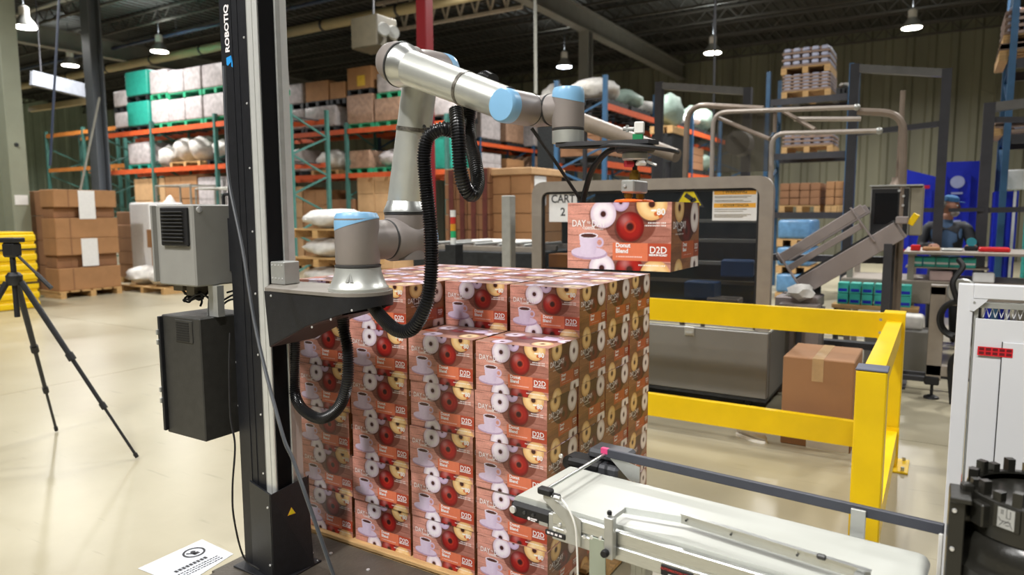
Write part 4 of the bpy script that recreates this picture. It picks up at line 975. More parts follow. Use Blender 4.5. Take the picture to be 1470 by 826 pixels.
# ------------------------------------------------------------------ enclosed machine behind the guard rail
def round_path(pts, rad, n=5):
    pts = [Vector(p) for p in pts]; out = [pts[0]]
    for a, b, c in zip(pts, pts[1:], pts[2:]):
        u, v = (a-b).normalized(), (c-b).normalized(); r_ = min(rad, (a-b).length*.45, (c-b).length*.45); p, q = b+u*r_, b+v*r_
        for k in range(n+1):
            s_ = k/n; out.append((1-s_)**2*p+2*s_*(1-s_)*b+s_*s_*q)
    out.append(pts[-1]); return out
def tubeframe(name, label, pts, r, m, rad=.15, cat='frame', parent=None):
    mb = MB().tube(round_path(pts, rad), r, 10)
    o = mb.build(name, m, parent)
    return tag(o, label, cat) if parent is None else o
MY = 5.5
t = thing('packing_machine', 'enclosed packing machine with rounded steel frame and smoked window', 'machine', (-2.1, 6.0, 0))
mb = MB()
outer = round_path([(-3.17, 0, .10), (-3.17, 0, 1.845), (-1.085, 0, 1.845), (-1.085, 0, .66)], .13, 8)
inner = round_path([(-3.07, 0, .10), (-3.07, 0, 1.755), (-1.185, 0, 1.755), (-1.185, 0, .66)], .08, 8)
vs = []
for a, b in zip(outer, inner): vs += [(a.x, MY, a.z), (b.x, MY, b.z), (b.x, MY+.07, b.z), (a.x, MY+.07, a.z)]
fs = []
for i in range(len(outer)-1):
    for k in range(4): fs.append((4*i+k, 4*i+(k+1) % 4, 4*i+4+(k+1) % 4, 4*i+4+k))
fs += [(0, 1, 2, 3), tuple(4*(len(outer)-1)+k for k in (3, 2, 1, 0))]
mb.verts(vs, fs); mb.build('window_frame', M_steel, t, ang=50)
MB().bx(-3.06, -1.195, MY+.03, MY+.038, .66, 1.748).build('smoked_window', M_glass, t)
MB().bx(-3.065, -1.19, MY+.018, MY+.026, 1.735, 1.753).bx(-3.066, -3.05, MY+.018, MY+.026, .66, 1.73).bx(-1.205, -1.189, MY+.018, MY+.026, .66, 1.73).build('window_gasket', M_rubber, t)
M_sheet = mat('grey_sheet_panel', '7f7d78', .4, .25, 1.5, .10)
MB().bx(-3.17, -1.075, MY-.05, MY+.02, .14, .655, .006).build('lower_panel', M_sheet, t)
MB().bx(-3.17, -1.075, MY-.05, 6.9, .115, .138).build('floor_pan', M_dark, t)
MB().bx(-1.085, -1.07, MY+.025, 6.9, .14, .655, .004).build('side_panel', M_sheet, t)
MB().bx(-1.72, -1.64, MY-.062, MY-.05, .585, .66, .003).bx(-1.71, -1.65, MY-.075, MY-.062, .60, .615).build('latch', M_alus, t)
for x, y in ((-3.0, 5.6), (-1.25, 5.62), (-3.0, 6.7), (-1.25, 6.7)): MB().cyl((x, y, 0), (x, y, .115), .03, seg=10).build('foot', M_dark, t)
MB().bx(-3.17, -1.42, 6.85, 6.9, .66, 1.80, .005).build('rear_panel', M_dark, t)
# dim innards seen through the window
for z, y in ((.80, 5.75), (.95, 6.05), (1.12, 6.0), (1.30, 6.3), (1.48, 6.1)): MB().bx(-3.0, -1.25, y, y+.05, z, z+.03).build('inner_rail', M_alus if z > 1.1 else M_steel, t)
for x, y, z, m in ((-2.5, 5.9, 1.02, M_dark), (-2.1, 6.1, 1.2, M_alus), (-1.7, 5.85, .92, mat('blue_inner_part', '2d4f7c', .4)), (-1.45, 6.0, 1.1, MATS['blue_inner_part']), (-2.9, 6.0, .9, M_dark), (-1.5, 5.8, .80, M_steel)):
    MB().box((x, y, z), (.26, .18, .14), rnd.uniform(-.2, .2), .01).build('inner_mechanism', m, t)
mb = MB()
for k in range(16): mb.cyl((-2.0+k*.045, 5.70, .74), (-2.0+k*.045, 5.95, .74), .016, seg=8)
mb.build('inner_rollers', M_alus, t)
MB().bx(-1.72, -1.27, MY+.06, MY+.10, .76, .84, .004).build('nameplate_bar', M_alus, t)
# notices on the window
def sheet(x0, x1, z0, z1, nm='paper_notice', y=MY+.0295, m=None): return MB().bx(x0, x1, y-.002, y, z0, z1).build(nm, m or M_paper, t)
s1 = sheet(-3.005, -2.73, 1.49, 1.775)
mb = MB(); letters(mb, 'CART', (-2.867, MY+.0270, 1.690), (1, 0, 0), (0, 0, 1), .100, 0, .002, 'CENTER', .92); letters(mb, '2', (-2.867, MY+.0270, 1.575), (1, 0, 0), (0, 0, 1), .100, 0, .002); mb.build('sign_lettering', M_ink, s1, True)
s2 = sheet(-1.545, -1.205, 1.505, 1.752)
mb = MB(); mb.bx(-1.535, -1.215, MY+.0268, MY+.0275, 1.705, 1.745).bx(-1.535, -1.215, MY+.0268, MY+.0275, 1.605, 1.640); mb.build('amber_band', M_amber, s2)
mb = MB(); letters(mb, '! WARNING', (-1.375, MY+.0262, 1.725), (1, 0, 0), (0, 0, 1), .034, 0, .0006); letters(mb, '! ADVERTENCIA', (-1.375, MY+.0262, 1.622), (1, 0, 0), (0, 0, 1), .030, 0, .0006)
for k, z in enumerate((1.69, 1.68, 1.66, 1.65, 1.59, 1.575, 1.55, 1.54, 1.53)): mb.bx(-1.53, -1.25-.03*(k % 3), MY+.0266, MY+.0274, z, z+.004)
mb.build('sign_lettering', mat('brown_sign_ink', '6b5a30', .6), s2, True)
tri((-1.735, MY+.0295, 1.685), (1, 0, 0), (0, 0, 1), .125, M_signy, M_ink, t)
mb = MB(); mb.box((-1.735, MY+.0265, 1.69), (.075, .002, .035), Matrix.Rotation(.6, 3, 'Y')).box((-1.70, MY+.0265, 1.665), (.05, .002, .03), Matrix.Rotation(-.5, 3, 'Y')); mb.build('hazard_symbol', M_ink, t)
box_carton('small orange carton standing inside the machine window under the CART sign', -3.05, -2.86, 5.60, 5.80, 1.075, 1.195, mat('orange_carton', 'd98b3c', .6), tape=False, bev=.003)
MB().bx(-3.065, -2.80, 5.575, 5.83, 1.05, 1.074).build('inner_shelf', M_dark, t)
# bent tube guards on the machine
G1 = mat('brown_grey_tube', '8b7d70', .4, .3); G2 = mat('pale_tube', 'b8aea5', .35, .4)
t = thing('machine_tube_guard', 'bent tube guards with smoky panels above the packing machine', 'guard', (-1.6, 7.0, 0))
yy = 7.0
def Q(p): return Vector(p)
tubeframe('rear_arch', None, [Vector((-2.22, 6.95, .0)), (-2.224, 6.95, 2.02), (-2.217, 6.95, 2.635), (-1.488, 6.95, 2.537)], .028, G1, .20, parent=t)
tubeframe('front_arch', None, [Vector((-2.02, 6.93, 0)), (-1.952, 6.93, 1.975), (-1.953, 6.93, 2.538), (-0.692, 6.93, 2.483)], .022, G2, .14, parent=t)
tubeframe('low_arch', None, [Vector((-1.50, 6.91, 0)), (-1.39, 6.91, 1.923), (-1.397, 6.91, 2.296), (-0.506, 6.91, 2.265)], .022, G2, .12, parent=t)
tubeframe('end_arch', None, [(-0.689, 6.97, 2.452), (-0.331, 6.97, 2.407), (-0.308, 6.97, 1.82), Vector((-.30, 6.97, 0))], .033, G1, .18, parent=t)
mb = MB(); mb.tube([(-1.256, 7.2, 2.451), (-0.68, 7.2, 2.41)], .022, 8); mb.build('cross_bar', G2, t)
mb = MB(); mb.tube([(-1.381, 6.95, 2.503), (-1.38, 6.95, 2.311)], .018, 8); mb.build('short_post', G1, t)
mb = MB(); mb.tube([(-1.911, 6.98, 2.481), (-1.35, 6.6, 2.216)], .02, 8).tube([(-1.335, 7.1, 2.517), (-1.025, 6.92, 2.311)], .02, 8); mb.build('brace', G1, t)
a, b = Vector((-1.937, 7.02, 2.514)), Vector((-1.419, 7.02, 1.955))
MB().bx(a.x, b.x, 7.015, 7.025, b.z, a.z).build('smoky_panel', mat('smoky_polycarbonate', '5b564d', .12, alpha=.45), t)
a, b = Vector((-1.399, 7.05, 2.296)), Vector((-0.852, 7.05, 1.95))
for p in ((-0.506, 6.91, 2.265), (-0.692, 6.93, 2.483)): MB().ball(Vector(p), .03).build('end_knob', M_alus, t)
MB().lathe([(.0, 0), (.12, .01), (.125, .2), (.06, .23)], (-1.773, 7.15, 2.252), (0, 1, 0), 20).build('film_reel', mat('grey_reel', '6f6b64', .5), t)
mb = MB(); mb.bx(-2.3, -.28, 7.08, 7.2, 1.1, 1.16).bx(-2.3, -.28, 7.08, 7.2, .3, .36); mb.build('base_rail', M_steeld, t)
# long tan roller cylinder behind the gripper
t = thing('horizontal_tan_cylinder', 'long tan horizontal cylinder behind the gripper at machine height', 'machine part', (-2.6, 6.9, 0))
MB().cyl((-3.267, 6.6, 2.523), (-2.063, 6.2, 2.075), .085, .06, seg=20).build('barrel', mat('tan_barrel', '86796a', .5), t)
for px in ((-3.157, 6.57, 2.477), (-2.152, 6.23, 2.105)): p = Vector(px); MB().cyl((p.x, p.y, 1.822), p-Vector((0, 0, .08)), .025, seg=8).build('support', M_steeld, t)

# ------------------------------------------------------------------ inclined conveyor, operator screen, work table
t = thing('inclined_conveyor', 'short grey steel conveyor tilted upwards right of the machine', 'conveyor', (-.7, 6.7, 0))
M_st = mat('grey_conveyor_steel', '9b918e', .45, .35, 6, .06)
ca, cb_ = Vector((-1.023, 6.5, 0.915)), Vector((-0.293, 6.5, 1.416)); dx = (cb_-ca).normalized(); nz = Vector((0, 1, 0)).cross(dx)*-1
nz = Vector((-dx.z, 0, dx.x))
MB().bar(ca, cb_, .03, .155, upv=nz, bev=.004).build('side_plate', M_st, t)
MB().bar(ca+Vector((0, .42, 0)), cb_+Vector((0, .42, 0)), .03, .155, upv=nz, bev=.004).build('side_plate', M_st, t)
MB().bar(ca+nz*.085+Vector((0, .2, 0)), cb_+nz*.085+Vector((0, .2, 0)), .40, .02, upv=nz).build('belt_bed', M_dark, t)
ua, ub = ca+nz*.30-dx*.03, cb_+nz*.30-dx*.12
MB().bar(ua, ub, .03, .085, upv=nz, bev=.004).build('upper_guide', M_st, t)
MB().bar(ca+nz*.19, cb_+nz*.19-dx*.20, .025, .055, upv=nz, bev=.003).build('middle_guide', M_st, t)
MB().bar(ua+Vector((0, .40, 0)), ub+Vector((0, .40, 0)), .03, .085, upv=nz, bev=.004).build('upper_guide', M_st, t)
for f in (.0, .78): p = ca.lerp(cb_, f); MB().bar(p+nz*.02+Vector((0, -.03, 0)), p+nz*.36+Vector((0, -.03, 0)), .012, .06, upv=Vector((0, 1, 0)), bev=.002).build('guide_upright', M_st, t)
MB().box(cb_+dx*.06+nz*.06, (.09, .08, .06), .0, .008).build('end_bracket', M_st, t)
MB().box(cb_+dx*.13+nz*.02, (.05, .05, .10), Matrix.Rotation(.5, 3, 'Y'), .005).build('yellow_end_stop', M_yellow, t)
mb = MB()
for f, y in ((.10, 0), (.9, 0), (.1, .42), (.9, .42)):
    p = ca.lerp(cb_, f); mb.bx(p.x-.03, p.x+.03, 6.5+y-.03, 6.5+y+.03, 0, p.z-.06)
mb.build('leg', M_steeld, t)
MB().box((-1.02, 6.45, .80), (.34, .4, .10), 0, .01).bx(-1.2, -.84, 6.3, 6.65, .0, .74).build('infeed_box', M_st, t)
tag(MB().ball((-.98, 6.2, .90), .085, (1.3, 1, .8), jit=.5).build('paper_bundle', M_bag), 'crumpled off-white paper bundle at the foot of the tilted conveyor', 'paper')
MB().box((-.98, 6.2, .78), (.3, .2, .05)).build('side_tray', M_st, t); MB().bx(-1.0, -.96, 6.18, 6.22, 0, .755).build('tray_leg', M_steeld, t)

t = thing('operator_screen', 'operator control screen in a grey housing on a post beside the tilted conveyor', 'screen', (-.30, 7.0, 0))
MB().bx(-.55, -.245, 6.95, 7.25, 1.355, 1.785, .01).build('housing', M_grey, t)
MB().bx(-.245, -.145, 6.96, 7.24, 1.36, 1.78, .008).build('side_housing', mat('tan_grey_paint', '8a8371', .5), t)
MB().bx(-.56, -.15, 6.93, 7.26, 1.785, 1.80, .003).build('hood', M_alus, t)
MB().bx(-.54, -.255, 6.942, 6.95, 1.375, 1.765, .003).build('black_bezel', M_rubber, t)
MB().bx(-.515, -.335, 6.938, 6.942, 1.46, 1.73, .002).build('display', mat('dark_display_glass', '14161a', .15), t)
for x, z in ((-.295, 1.70), (-.295, 1.62), (-.295, 1.47), (-.33, 1.748)): MB().lathe([(.012, 0), (.010, .012)], (x, 6.942, z), (0, -1, 0), 10).build('button', M_screw, t)
MB().bx(-.40, -.33, 7.06, 7.14, 0, 1.355).bx(-.5, -.2, 6.96, 7.3, 0, .02).build('stand_post', M_steeld, t)
MB().cyl((-.35, 7.1, 1.80), (-.35, 7.1, 2.62), .022, seg=10).lathe([(.07, 1.80), (.05, 1.84), (.05, 1.87)], (-.35, 7.1, 0), seg=14).build('conduit', G1, t)

t = thing('work_table', 'long steel work table in front of the blue bins', 'table', (.5, 8.6, 0))
TZ = 1.16
MB().bx(-.32, 2.6, 8.2, 9.2, TZ-.03, TZ, .004).build('table_top', M_steel, t)
MB().bx(-.9, 2.6, 8.25, 9.1, .62, .86, .01).build('lower_cabinet', mat('beige_table_skirt', '8f857a', .5), t)
for x in (-.85, -.28, 1.1, 2.5):
    for y in (8.28, 9.05): MB().bx(x, x+.06, y, y+.06, 0, TZ-.03).build('leg', M_steel, t)
# tall machine leg with cable bundle nearer the camera
t = thing('steel_stand', 'dull steel stand with levelling foot and coiled cables behind the guard rail', 'stand', (.05, 6.75, 0))
MB().bx(-.05, .06, 6.72, 6.84, .16, .95, .004).build('upright', M_steel, t)
MB().bx(-.05, 1.4, 6.72, 6.80, .20, .29, .004).bx(-.05, 1.4, 6.72, 6.84, .88, .96, .004).build('cross_rail', M_steel, t)
MB().bx(-.06, .05, 6.70, 6.80, .12, .19, .01).build('foot_block', M_rubber, t)
MB().cyl((0, 6.75, .02), (0, 6.75, .12), .012, seg=8).lathe([(.06, 0), (.055, .015), (.02, .03)], (0, 6.75, 0), seg=16).build('levelling_foot', M_rubber, t)
MB().bx(1.34, 1.4, 6.72, 6.84, 0, .88).build('upright', M_steel, t)
MB().bx(-.9, -.05, 6.9, 6.96, .10, .14).bx(-.9, 1.4, 7.1, 7.14, .10, .14).build('floor_bar', M_steeld, t)
cc = Vector((.14, 6.66, .70))
for k in range(3):
    pts = [cc+Vector((math.cos(a)*(.10+.012*k), -.02*k, math.sin(a)*(.13+.01*k))) for a in np.linspace(0, 2*PI*.97, 14)]
    cable('black cable coiled on the steel stand', pts, .014, name='coiled_cable', n=4)['group'] = 'cable coils on the steel stand'
cable('black cable rising from the coil on the steel stand', [(.14, 6.6, .85), (.10, 6.6, 1.0), (.16, 6.65, 1.12), (.13, 6.7, 1.18)], .022)
cable('black cable dropping from the coil on the steel stand', [(.14, 6.6, .58), (.17, 6.6, .45), (.12, 6.62, .32), (.15, 6.62, .0)], .022)
tag(MB().lathe([(.10, -.02), (.11, 0), (.10, .02)], (.17, 6.68, .92), (0, -1, 0), 16).build('round_plate', M_alus), 'round grey plate above the coiled cables', 'plate')

# things on and under the table
def small(label, c, d, m, cat, name, rz=0, bev=.01): return tag(MB().box(c, d, rz, bev).build(name, m), label, cat)
small('flat red tray on the work table', (.46, 8.5, TZ+.022), (.26, .2, .044), mat('glossy_red_plastic', 'c81f22', .3), 'tray', 'tray')
small('small red block at the left end of the work table', (-.22, 8.4, TZ+.03), (.09, .1, .06), MATS['glossy_red_plastic'], 'block', 'block')
small('brown cardboard scrap at the left end of the work table', (-.08, 8.45, TZ+.02), (.14, .12, .04), M_kraft, 'cardboard', 'cardboard_scrap', .3)
small('grey clipboard pad in front of the man', (.10, 8.5, TZ+.0125), (.18, .16, .025), M_alus, 'pad', 'pad', .1)
t = thing('tape_dispenser', 'black tape dispenser on the work table beside the man', 'dispenser', (.27, 8.6, TZ))
MB().bx(.21, .33, 8.56, 8.64, TZ, TZ+.05, .01).build('body', M_rubber, t); MB().lathe([(.045, -.02), (.045, .02)], (.27, 8.6, TZ+.09), (0, 1, 0), 20).build('tape_roll', mat('teal_tape', '2c8b97', .4), t)
small('white paper pack beneath the table beside the red tray', (.38, 8.36, .91), (.18, .16, .10), M_paper, 'pack', 'paper_pack')
small('pinkish carton in the open space under the table', (.02, 8.36, .91), (.20, .16, .10), mat('pinkish_board', 'b9a09c', .6), 'box', 'small_carton')
teals = mat('teal_white_print', '39a89b', .45, 0, 5, .25)
for k in range(5):
    o = tag(MB().bx(-.26+k*.115, -.15+k*.115, 8.3, 8.5, 1.0, 1.10, .004).build('teal_packet', teals), ['first', 'second', 'third', 'fourth', 'fifth'][k]+' teal packet from the left on the shelf under the table top', 'packet', 'teal packets under the table top')
    MB().bx(-.255+k*.115, -.155+k*.115, 8.2985, 8.2998, 1.03, 1.05).build('white_band', M_paper, o)
MB().bx(-.30, .42, 8.28, 8.6, .985, .999).build('under_shelf', M_steel, bpy.data.objects['work_table'])
# teal packs on a low pallet, to the left below
P0 = (-0.523, 8.2, 0.723)
px0 = Vector(P0)
t = thing('low_cart', 'low wooden cart with teal packs behind the tilted conveyor', 'cart', (px0.x, 8.4, 0))
MB().bx(-.95, -.15, 8.0, 8.20, .555, .60, .004).build('deck', M_wood, t)
for x in (-.93, -.21): MB().bx(x, x+.04, 8.03, 8.17, .0, .555).build('leg', M_steeld, t)
for k in range(6):
    for j in range(2):
        o = tag(MB().bx(-.90+k*.115, -.80+k*.115, 8.02, 8.18, .601+j*.115, .711+j*.115, .005).build('teal_pack', teals), '%s teal pack from the left in the %s row on the low cart' % (['first', 'second', 'third', 'fourth', 'fifth', 'sixth'][k], ['lower', 'upper'][j]), 'packet', 'teal packs on the low cart')
        MB().bx(-.89+k*.115, -.81+k*.115, 8.0185, 8.0198, .62+j*.115, .65+j*.115).build('blue_band', M_royal, o)
tag(MB().bx(-.52, -.10, 7.72, 7.98, .42, .56, .03).build('folded_sheets', M_bag), 'pile of folded white sheets on the floor bench below the teal packs', 'sheets')
tag(MB().bx(-.60, -.05, 7.68, 7.99, .0, .42, .01).build('grey_bench', M_sheet), 'low grey bench carrying folded white sheets', 'bench')

# blue bins
def bin_(label, x0, x1, y0, y1, h, stripe=True, slope=0):
    t = thing('blue_bin', label, 'bin', ((x0+x1)/2, (y0+y1)/2, 0), 'tall blue plastic bins along the wall')
    MB().prism([(x0, y0, .05), (x1, y0, .05), (x1, y0, h-slope), (x0, y0, h)], (0, y1-y0, 0)).build('body', M_royal, t)
    mb = MB()
    for k in range(4): x = x0+(x1-x0)*(k+.5)/4; mb.bx(x-.02, x+.02, y0-.025, y0, .1, h-.2-slope)
    mb.bx(x0, x1, y0, y1, 0, .05); mb.build('rib', M_royal, t)
    if stripe:
        for z in (h-.28-slope*.3, .95): MB().bx(x0+.05, x1-.08, y0-.028, y0-.0255, z, z+.05).build('red_stripe', mat('red_stripe', 'b3123c', .4), t)
    return t
bin_('blue bin with sloping top and red stripe left of the man', -.62, -.10, 12.0, 12.9, 2.22, True, .16)
t = bin_('tallest blue bin with white emblem behind the man', -.06, .52, 12.0, 13.0, 2.27, False)
MB().lathe([(.03, 0), (.09, .001)], (.16, 11.972, 1.98), (0, -1, 0), 16).build('white_emblem', mat('dim_white_print', '9fa8cf', .5), t)
for z in (1.82, 1.42): MB().box((.16, 11.972, z), (.14, .002, .028)).build('emblem_bar', MATS['dim_white_print'], t)
bin_('short blue bin right of the tall one', .60, .86, 11.6, 12.3, 1.83, False)
bin_('blue bin at the right edge behind the teal boxes', 1.02, 1.7, 11.8, 12.6, 2.0, False)
for k in range(6):
    o = tag(MB().bx(.88, 1.12, 10.6, 10.9, .62+k*.165, .78+k*.165, .006).build('teal_box', teals), ['lowest', 'second', 'third', 'fourth', 'fifth', 'topmost'][k]+' teal box of the stack by the blue bins', 'box', 'teal boxes stacked by the bins')
    MB().bx(.90, 1.10, 10.598, 10.5998, .64+k*.165, .67+k*.165).build('white_band', M_paper, o)
tag(MB().bx(.85, 1.15, 10.55, 10.95, 0, .618, .01).build('grey_pedestal', M_sheet), 'grey pedestal under the teal box stack', 'stand')
tag(MB().box((.80, 11.3, 1.97), (.24, .05, .26), 0, .01).box((.80, 11.33, 1.0), (.03, .03, 1.9)).bx(.72, .88, 11.25, 11.41, 0, .04).build('notice_board', M_paper), 'white notice board on a post above the short blue bin', 'sign')

# ------------------------------------------------------------------ dark portal frames of the cell behind
def portal(label, pts, r=.06):
    t = thing('portal_frame', label, 'frame', (pts[0][0], pts[0][1], 0), None); pts = [Vector(p) for p in pts]
    for p in (pts[0], pts[1]): MB().bx(p.x-r, p.x+r, p.y-r, p.y+r, 0, p.z).build('post', M_steeld, t)
    MB().bar(Vector((pts[0].x, pts[0].y, pts[0].z-r)), Vector((pts[1].x, pts[1].y, pts[1].z-r)), r*1.8, r*1.8).build('top_beam', mat('worn_grey_beam', '6a6966', .45, .3), t)
    return t
t = portal('tall dark portal frame at upper right above the tilted conveyor', [(-0.997, 9.6, 3.347), (-0.04, 9.6, 3.187)], .05)
MB().bar((-0.96, 9.6, 2.514), (-0.042, 9.6, 2.577), .06, .06).build('mid_rail', M_steeld, t); MB().bar((-0.92, 9.6, 1.599), (-0.023, 9.6, 1.577), .05, .05).build('low_rail', M_steeld, t)
t = portal('dark portal frame at the right edge beside the blue bins', [(0.39, 9.7, 2.782), (1.9, 9.7, 2.9)], .055)
MB().bar((0.401, 9.7, 2.595), (0.902, 9.7, 2.56), .06, .06).build('mid_rail', M_steeld, t); MB().bar((0.44, 9.7, 1.575), (0.963, 9.7, 1.588), .06, .06).build('low_rail', M_steeld, t)
portal('dark portal frame left of the tall bottle pallet', [(-3.792, 10.5, 3.544), (-2.47, 10.5, 3.336)], .055)
MB().bar((0.06, 9.6, 1.577), (0.398, 9.65, 1.583), .045, .045).build('tie_rail', M_steeld, bpy.data.objects['portal_frame'])

# ------------------------------------------------------------------ the man at the table
def person():
    px, py = .05, 9.75
    t = thing('person', 'man in blue cap, blue shirt and dark open jacket working at the table', 'person', (px, py, 0))
    J = dict(pel=(0, 0, .98), ch=(0, .0, 1.24), nk=(0, -.01, 1.47), hd=(.015, -.02, 1.56),
             ls=(-.19, 0, 1.41), le=(-.25, -.08, 1.14), lw=(-.12, -.34, 1.18), rs=(.19, 0, 1.41), re=(.27, -.12, 1.16), rw=(.24, -.40, 1.185),
             lh=(-.10, 0, .93), lk=(-.11, -.03, .50), la=(-.12, .02, .09), lt=(-.12, -.15, .045), rh=(.10, 0, .93), rk=(.12, -.02, .50), ra=(.13, .03, .09), rtt=(.13, -.14, .045))
    E = [('pel', 'ch'), ('ch', 'nk'), ('nk', 'hd'), ('ch', 'ls'), ('ls', 'le'), ('le', 'lw'), ('ch', 'rs'), ('rs', 're'), ('re', 'rw'), ('pel', 'lh'), ('lh', 'lk'), ('lk', 'la'), ('la', 'lt'), ('pel', 'rh'), ('rh', 'rk'), ('rk', 'ra'), ('ra', 'rtt')]
    rad = dict(pel=(.155, .115), ch=(.165, .12), nk=(.06, .06), hd=(.07, .07), ls=(.07, .07), rs=(.07, .07), le=(.05, .05), re=(.05, .05), lw=(.034, .034), rw=(.034, .034), lh=(.095, .09), rh=(.095, .09), lk=(.062, .062), rk=(.062, .062), la=(.045, .045), ra=(.045, .045), lt=(.04, .03), rtt=(.04, .03))
    def skin(name, keys, edges, mlist, scale=1., parent=None, sub=1):
        me = bpy.data.meshes.new(name); me.from_pydata([Vector(J[k])+Vector((px, py, 0)) for k in keys], [(keys.index(a), keys.index(b)) for a, b in edges], [])
        o = bpy.data.objects.new('tmp', me); COL.objects.link(o); md = o.modifiers.new('s', 'SKIN'); md.use_smooth_shade = True
        for i, k in enumerate(keys): sv = me.skin_vertices[0].data[i]; sv.radius = (rad[k][0]*scale, rad[k][1]*scale); sv.use_root = (i == 0)
        m2 = o.modifiers.new('u', 'SUBSURF'); m2.levels = sub; m2.render_levels = sub
        dg = bpy.context.evaluated_depsgraph_get(); nm = bpy.data.meshes.new_from_object(o.evaluated_get(dg)); bpy.data.objects.remove(o)
        nm.materials.clear()
        for m in mlist: nm.materials.append(m)
        return nm
    sk = mat('skin', 'b98770', .55); M_sh = mat('blue_shirt', '4f6a8c', .75); M_tr = mat('dark_trousers', '2b2c33', .8); M_jk = mat('dark_jacket', '24262b', .7); M_so = mat('dark_shoes', '1c1b1a', .5)
    nm = skin('body', list(J.keys()), E, [sk, M_sh, M_tr, M_so], sub=2)
    for p in nm.polygons:
        z = p.center.z; ax = abs(p.center.x-px)
        p.material_index = 3 if z < .10 else (2 if z < .99 else (0 if z > 1.47 else 1))
    link('body', nm, t)
    jk = skin('jacket', ['ch', 'ls', 'le', 'lw', 'rs', 're', 'rw', 'pel'], [('pel', 'ch'), ('ch', 'ls'), ('ls', 'le'), ('le', 'lw'), ('ch', 'rs'), ('rs', 're'), ('re', 'rw')], [M_jk], 1.16)
    bm = bmesh.new(); bm.from_mesh(jk)       # open at the front over the shirt
    bmesh.ops.delete(bm, geom=[f for f in bm.faces if f.calc_center_median().y < py-.06 and -.075 < f.calc_center_median().x-px < .075], context='FACES')
    bm.to_mesh(jk); bm.free(); link('jacket', jk, t)
    # head, looking down to the right
    h = Vector((px+.02, py-.03, 1.635)); rot = Matrix.Rotation(R(76), 3, 'Z') @ Matrix.Rotation(R(10), 3, 'X')
    def hp(x, y, z): return h+rot @ Vector((x, y, z))
    bm = bmesh.new(); bmesh.ops.create_uvsphere(bm, u_segments=24, v_segments=18, radius=1)
    for v in bm.verts:
        c = v.co.copy(); j = 1-.28*max(0, -c.z)**1.4
        q = Vector((c.x*.075*j, c.y*.095*(1-.12*max(0, -c.z)), c.z*.118))
        if c.y < 0:
            q.y -= .022*math.exp(-((c.x/.16)**2+((c.z+.10)/.22)**2))     # nose
            q.y += .008*math.exp(-(((abs(c.x)-.38)/.17)**2+((c.z-.08)/.13)**2))  # eye sockets
            q.y -= .007*math.exp(-((c.x/.4)**2+((c.z+.45)/.09)**2))     # lips
        v.co = hp(*q)
    mb = MB(); mb.bm.free(); mb.bm = bm; mb.build('head', sk, t, ang=80)
    mb = MB()
    for s_ in (-1, 1): mb.ball(hp(s_*.030, -.084, .010), .011)
    mb.build('eyes', mat('eye_white', 'd8d8d8', .2), t)
    mb = MB()
    for s_ in (-1, 1): mb.ball(hp(s_*.030, -.0925, .010), .0055)
    mb.build('pupils', M_ink, t)
    mb = MB()
    for s_ in (-1, 1): mb.ball(hp(s_*.077, .0, -.005), .02, (.4, .8, 1.4))
    mb.build('ears', sk, t)
    mb = MB(); mb.ball(hp(0, -.062, -.082), .050, (1.1, .75, .85), jit=.2).ball(hp(0, -.098, -.052), .018, (1.8, .6, .5)); mb.build('white_beard', mat('white_hair', 'd5d2cd', .8, bump=.6, bs=200), t)
    mb = MB(); mb.ball(hp(0, .03, .01), .088, (.92, .86, 1.0)); mb.build('grey_hair', mat('grey_hair', '8e8a84', .9), t)
    mb = MB(); mb.lathe([(.084, 0), (.085, .02), (.077, .050), (.050, .070), (.01, .076)], hp(0, .002, .045), rot @ Vector((0, 0, 1)), 24)
    mb.prism([hp(x, y, .050) for x, y in ((-.07, -.06), (-.055, -.125), (0, -.15), (.055, -.125), (.07, -.06))], rot @ Vector((0, 0, .006))); mb.build('blue_cap', mat('blue_cap_cloth', '2e5f8a', .8), t)
    for s_, nm_ in ((-1, 'lw'), (1, 'rw')):
        w = Vector(J[nm_])+Vector((px, py, 0)); f = Vector((.25*-s_, -1, -.08)).normalized(); sd = f.cross(Zv).normalized()
        mb = MB(); mb.bar(w, w+f*.085, .075, .028, bev=.010)
        for k, L in enumerate((.062, .075, .080, .070)):
            a0 = w+f*.082+sd*(-.028+.019*k); a1 = a0+f*L*.5-Zv*.006; a2 = a1+f*L*.42-Zv*.016
            mb.tube([a0, a1, a2], lambda i: (.0092, .0086, .0072)[i], 8)
        a0 = w+f*.025-sd*s_*.034; mb.tube([a0, a0-sd*s_*.022+f*.03, a0-sd*s_*.022+f*.058-Zv*.008], lambda i: (.012, .010, .008)[i], 8)
        mb.build('hand', sk, t, ang=60)
person()

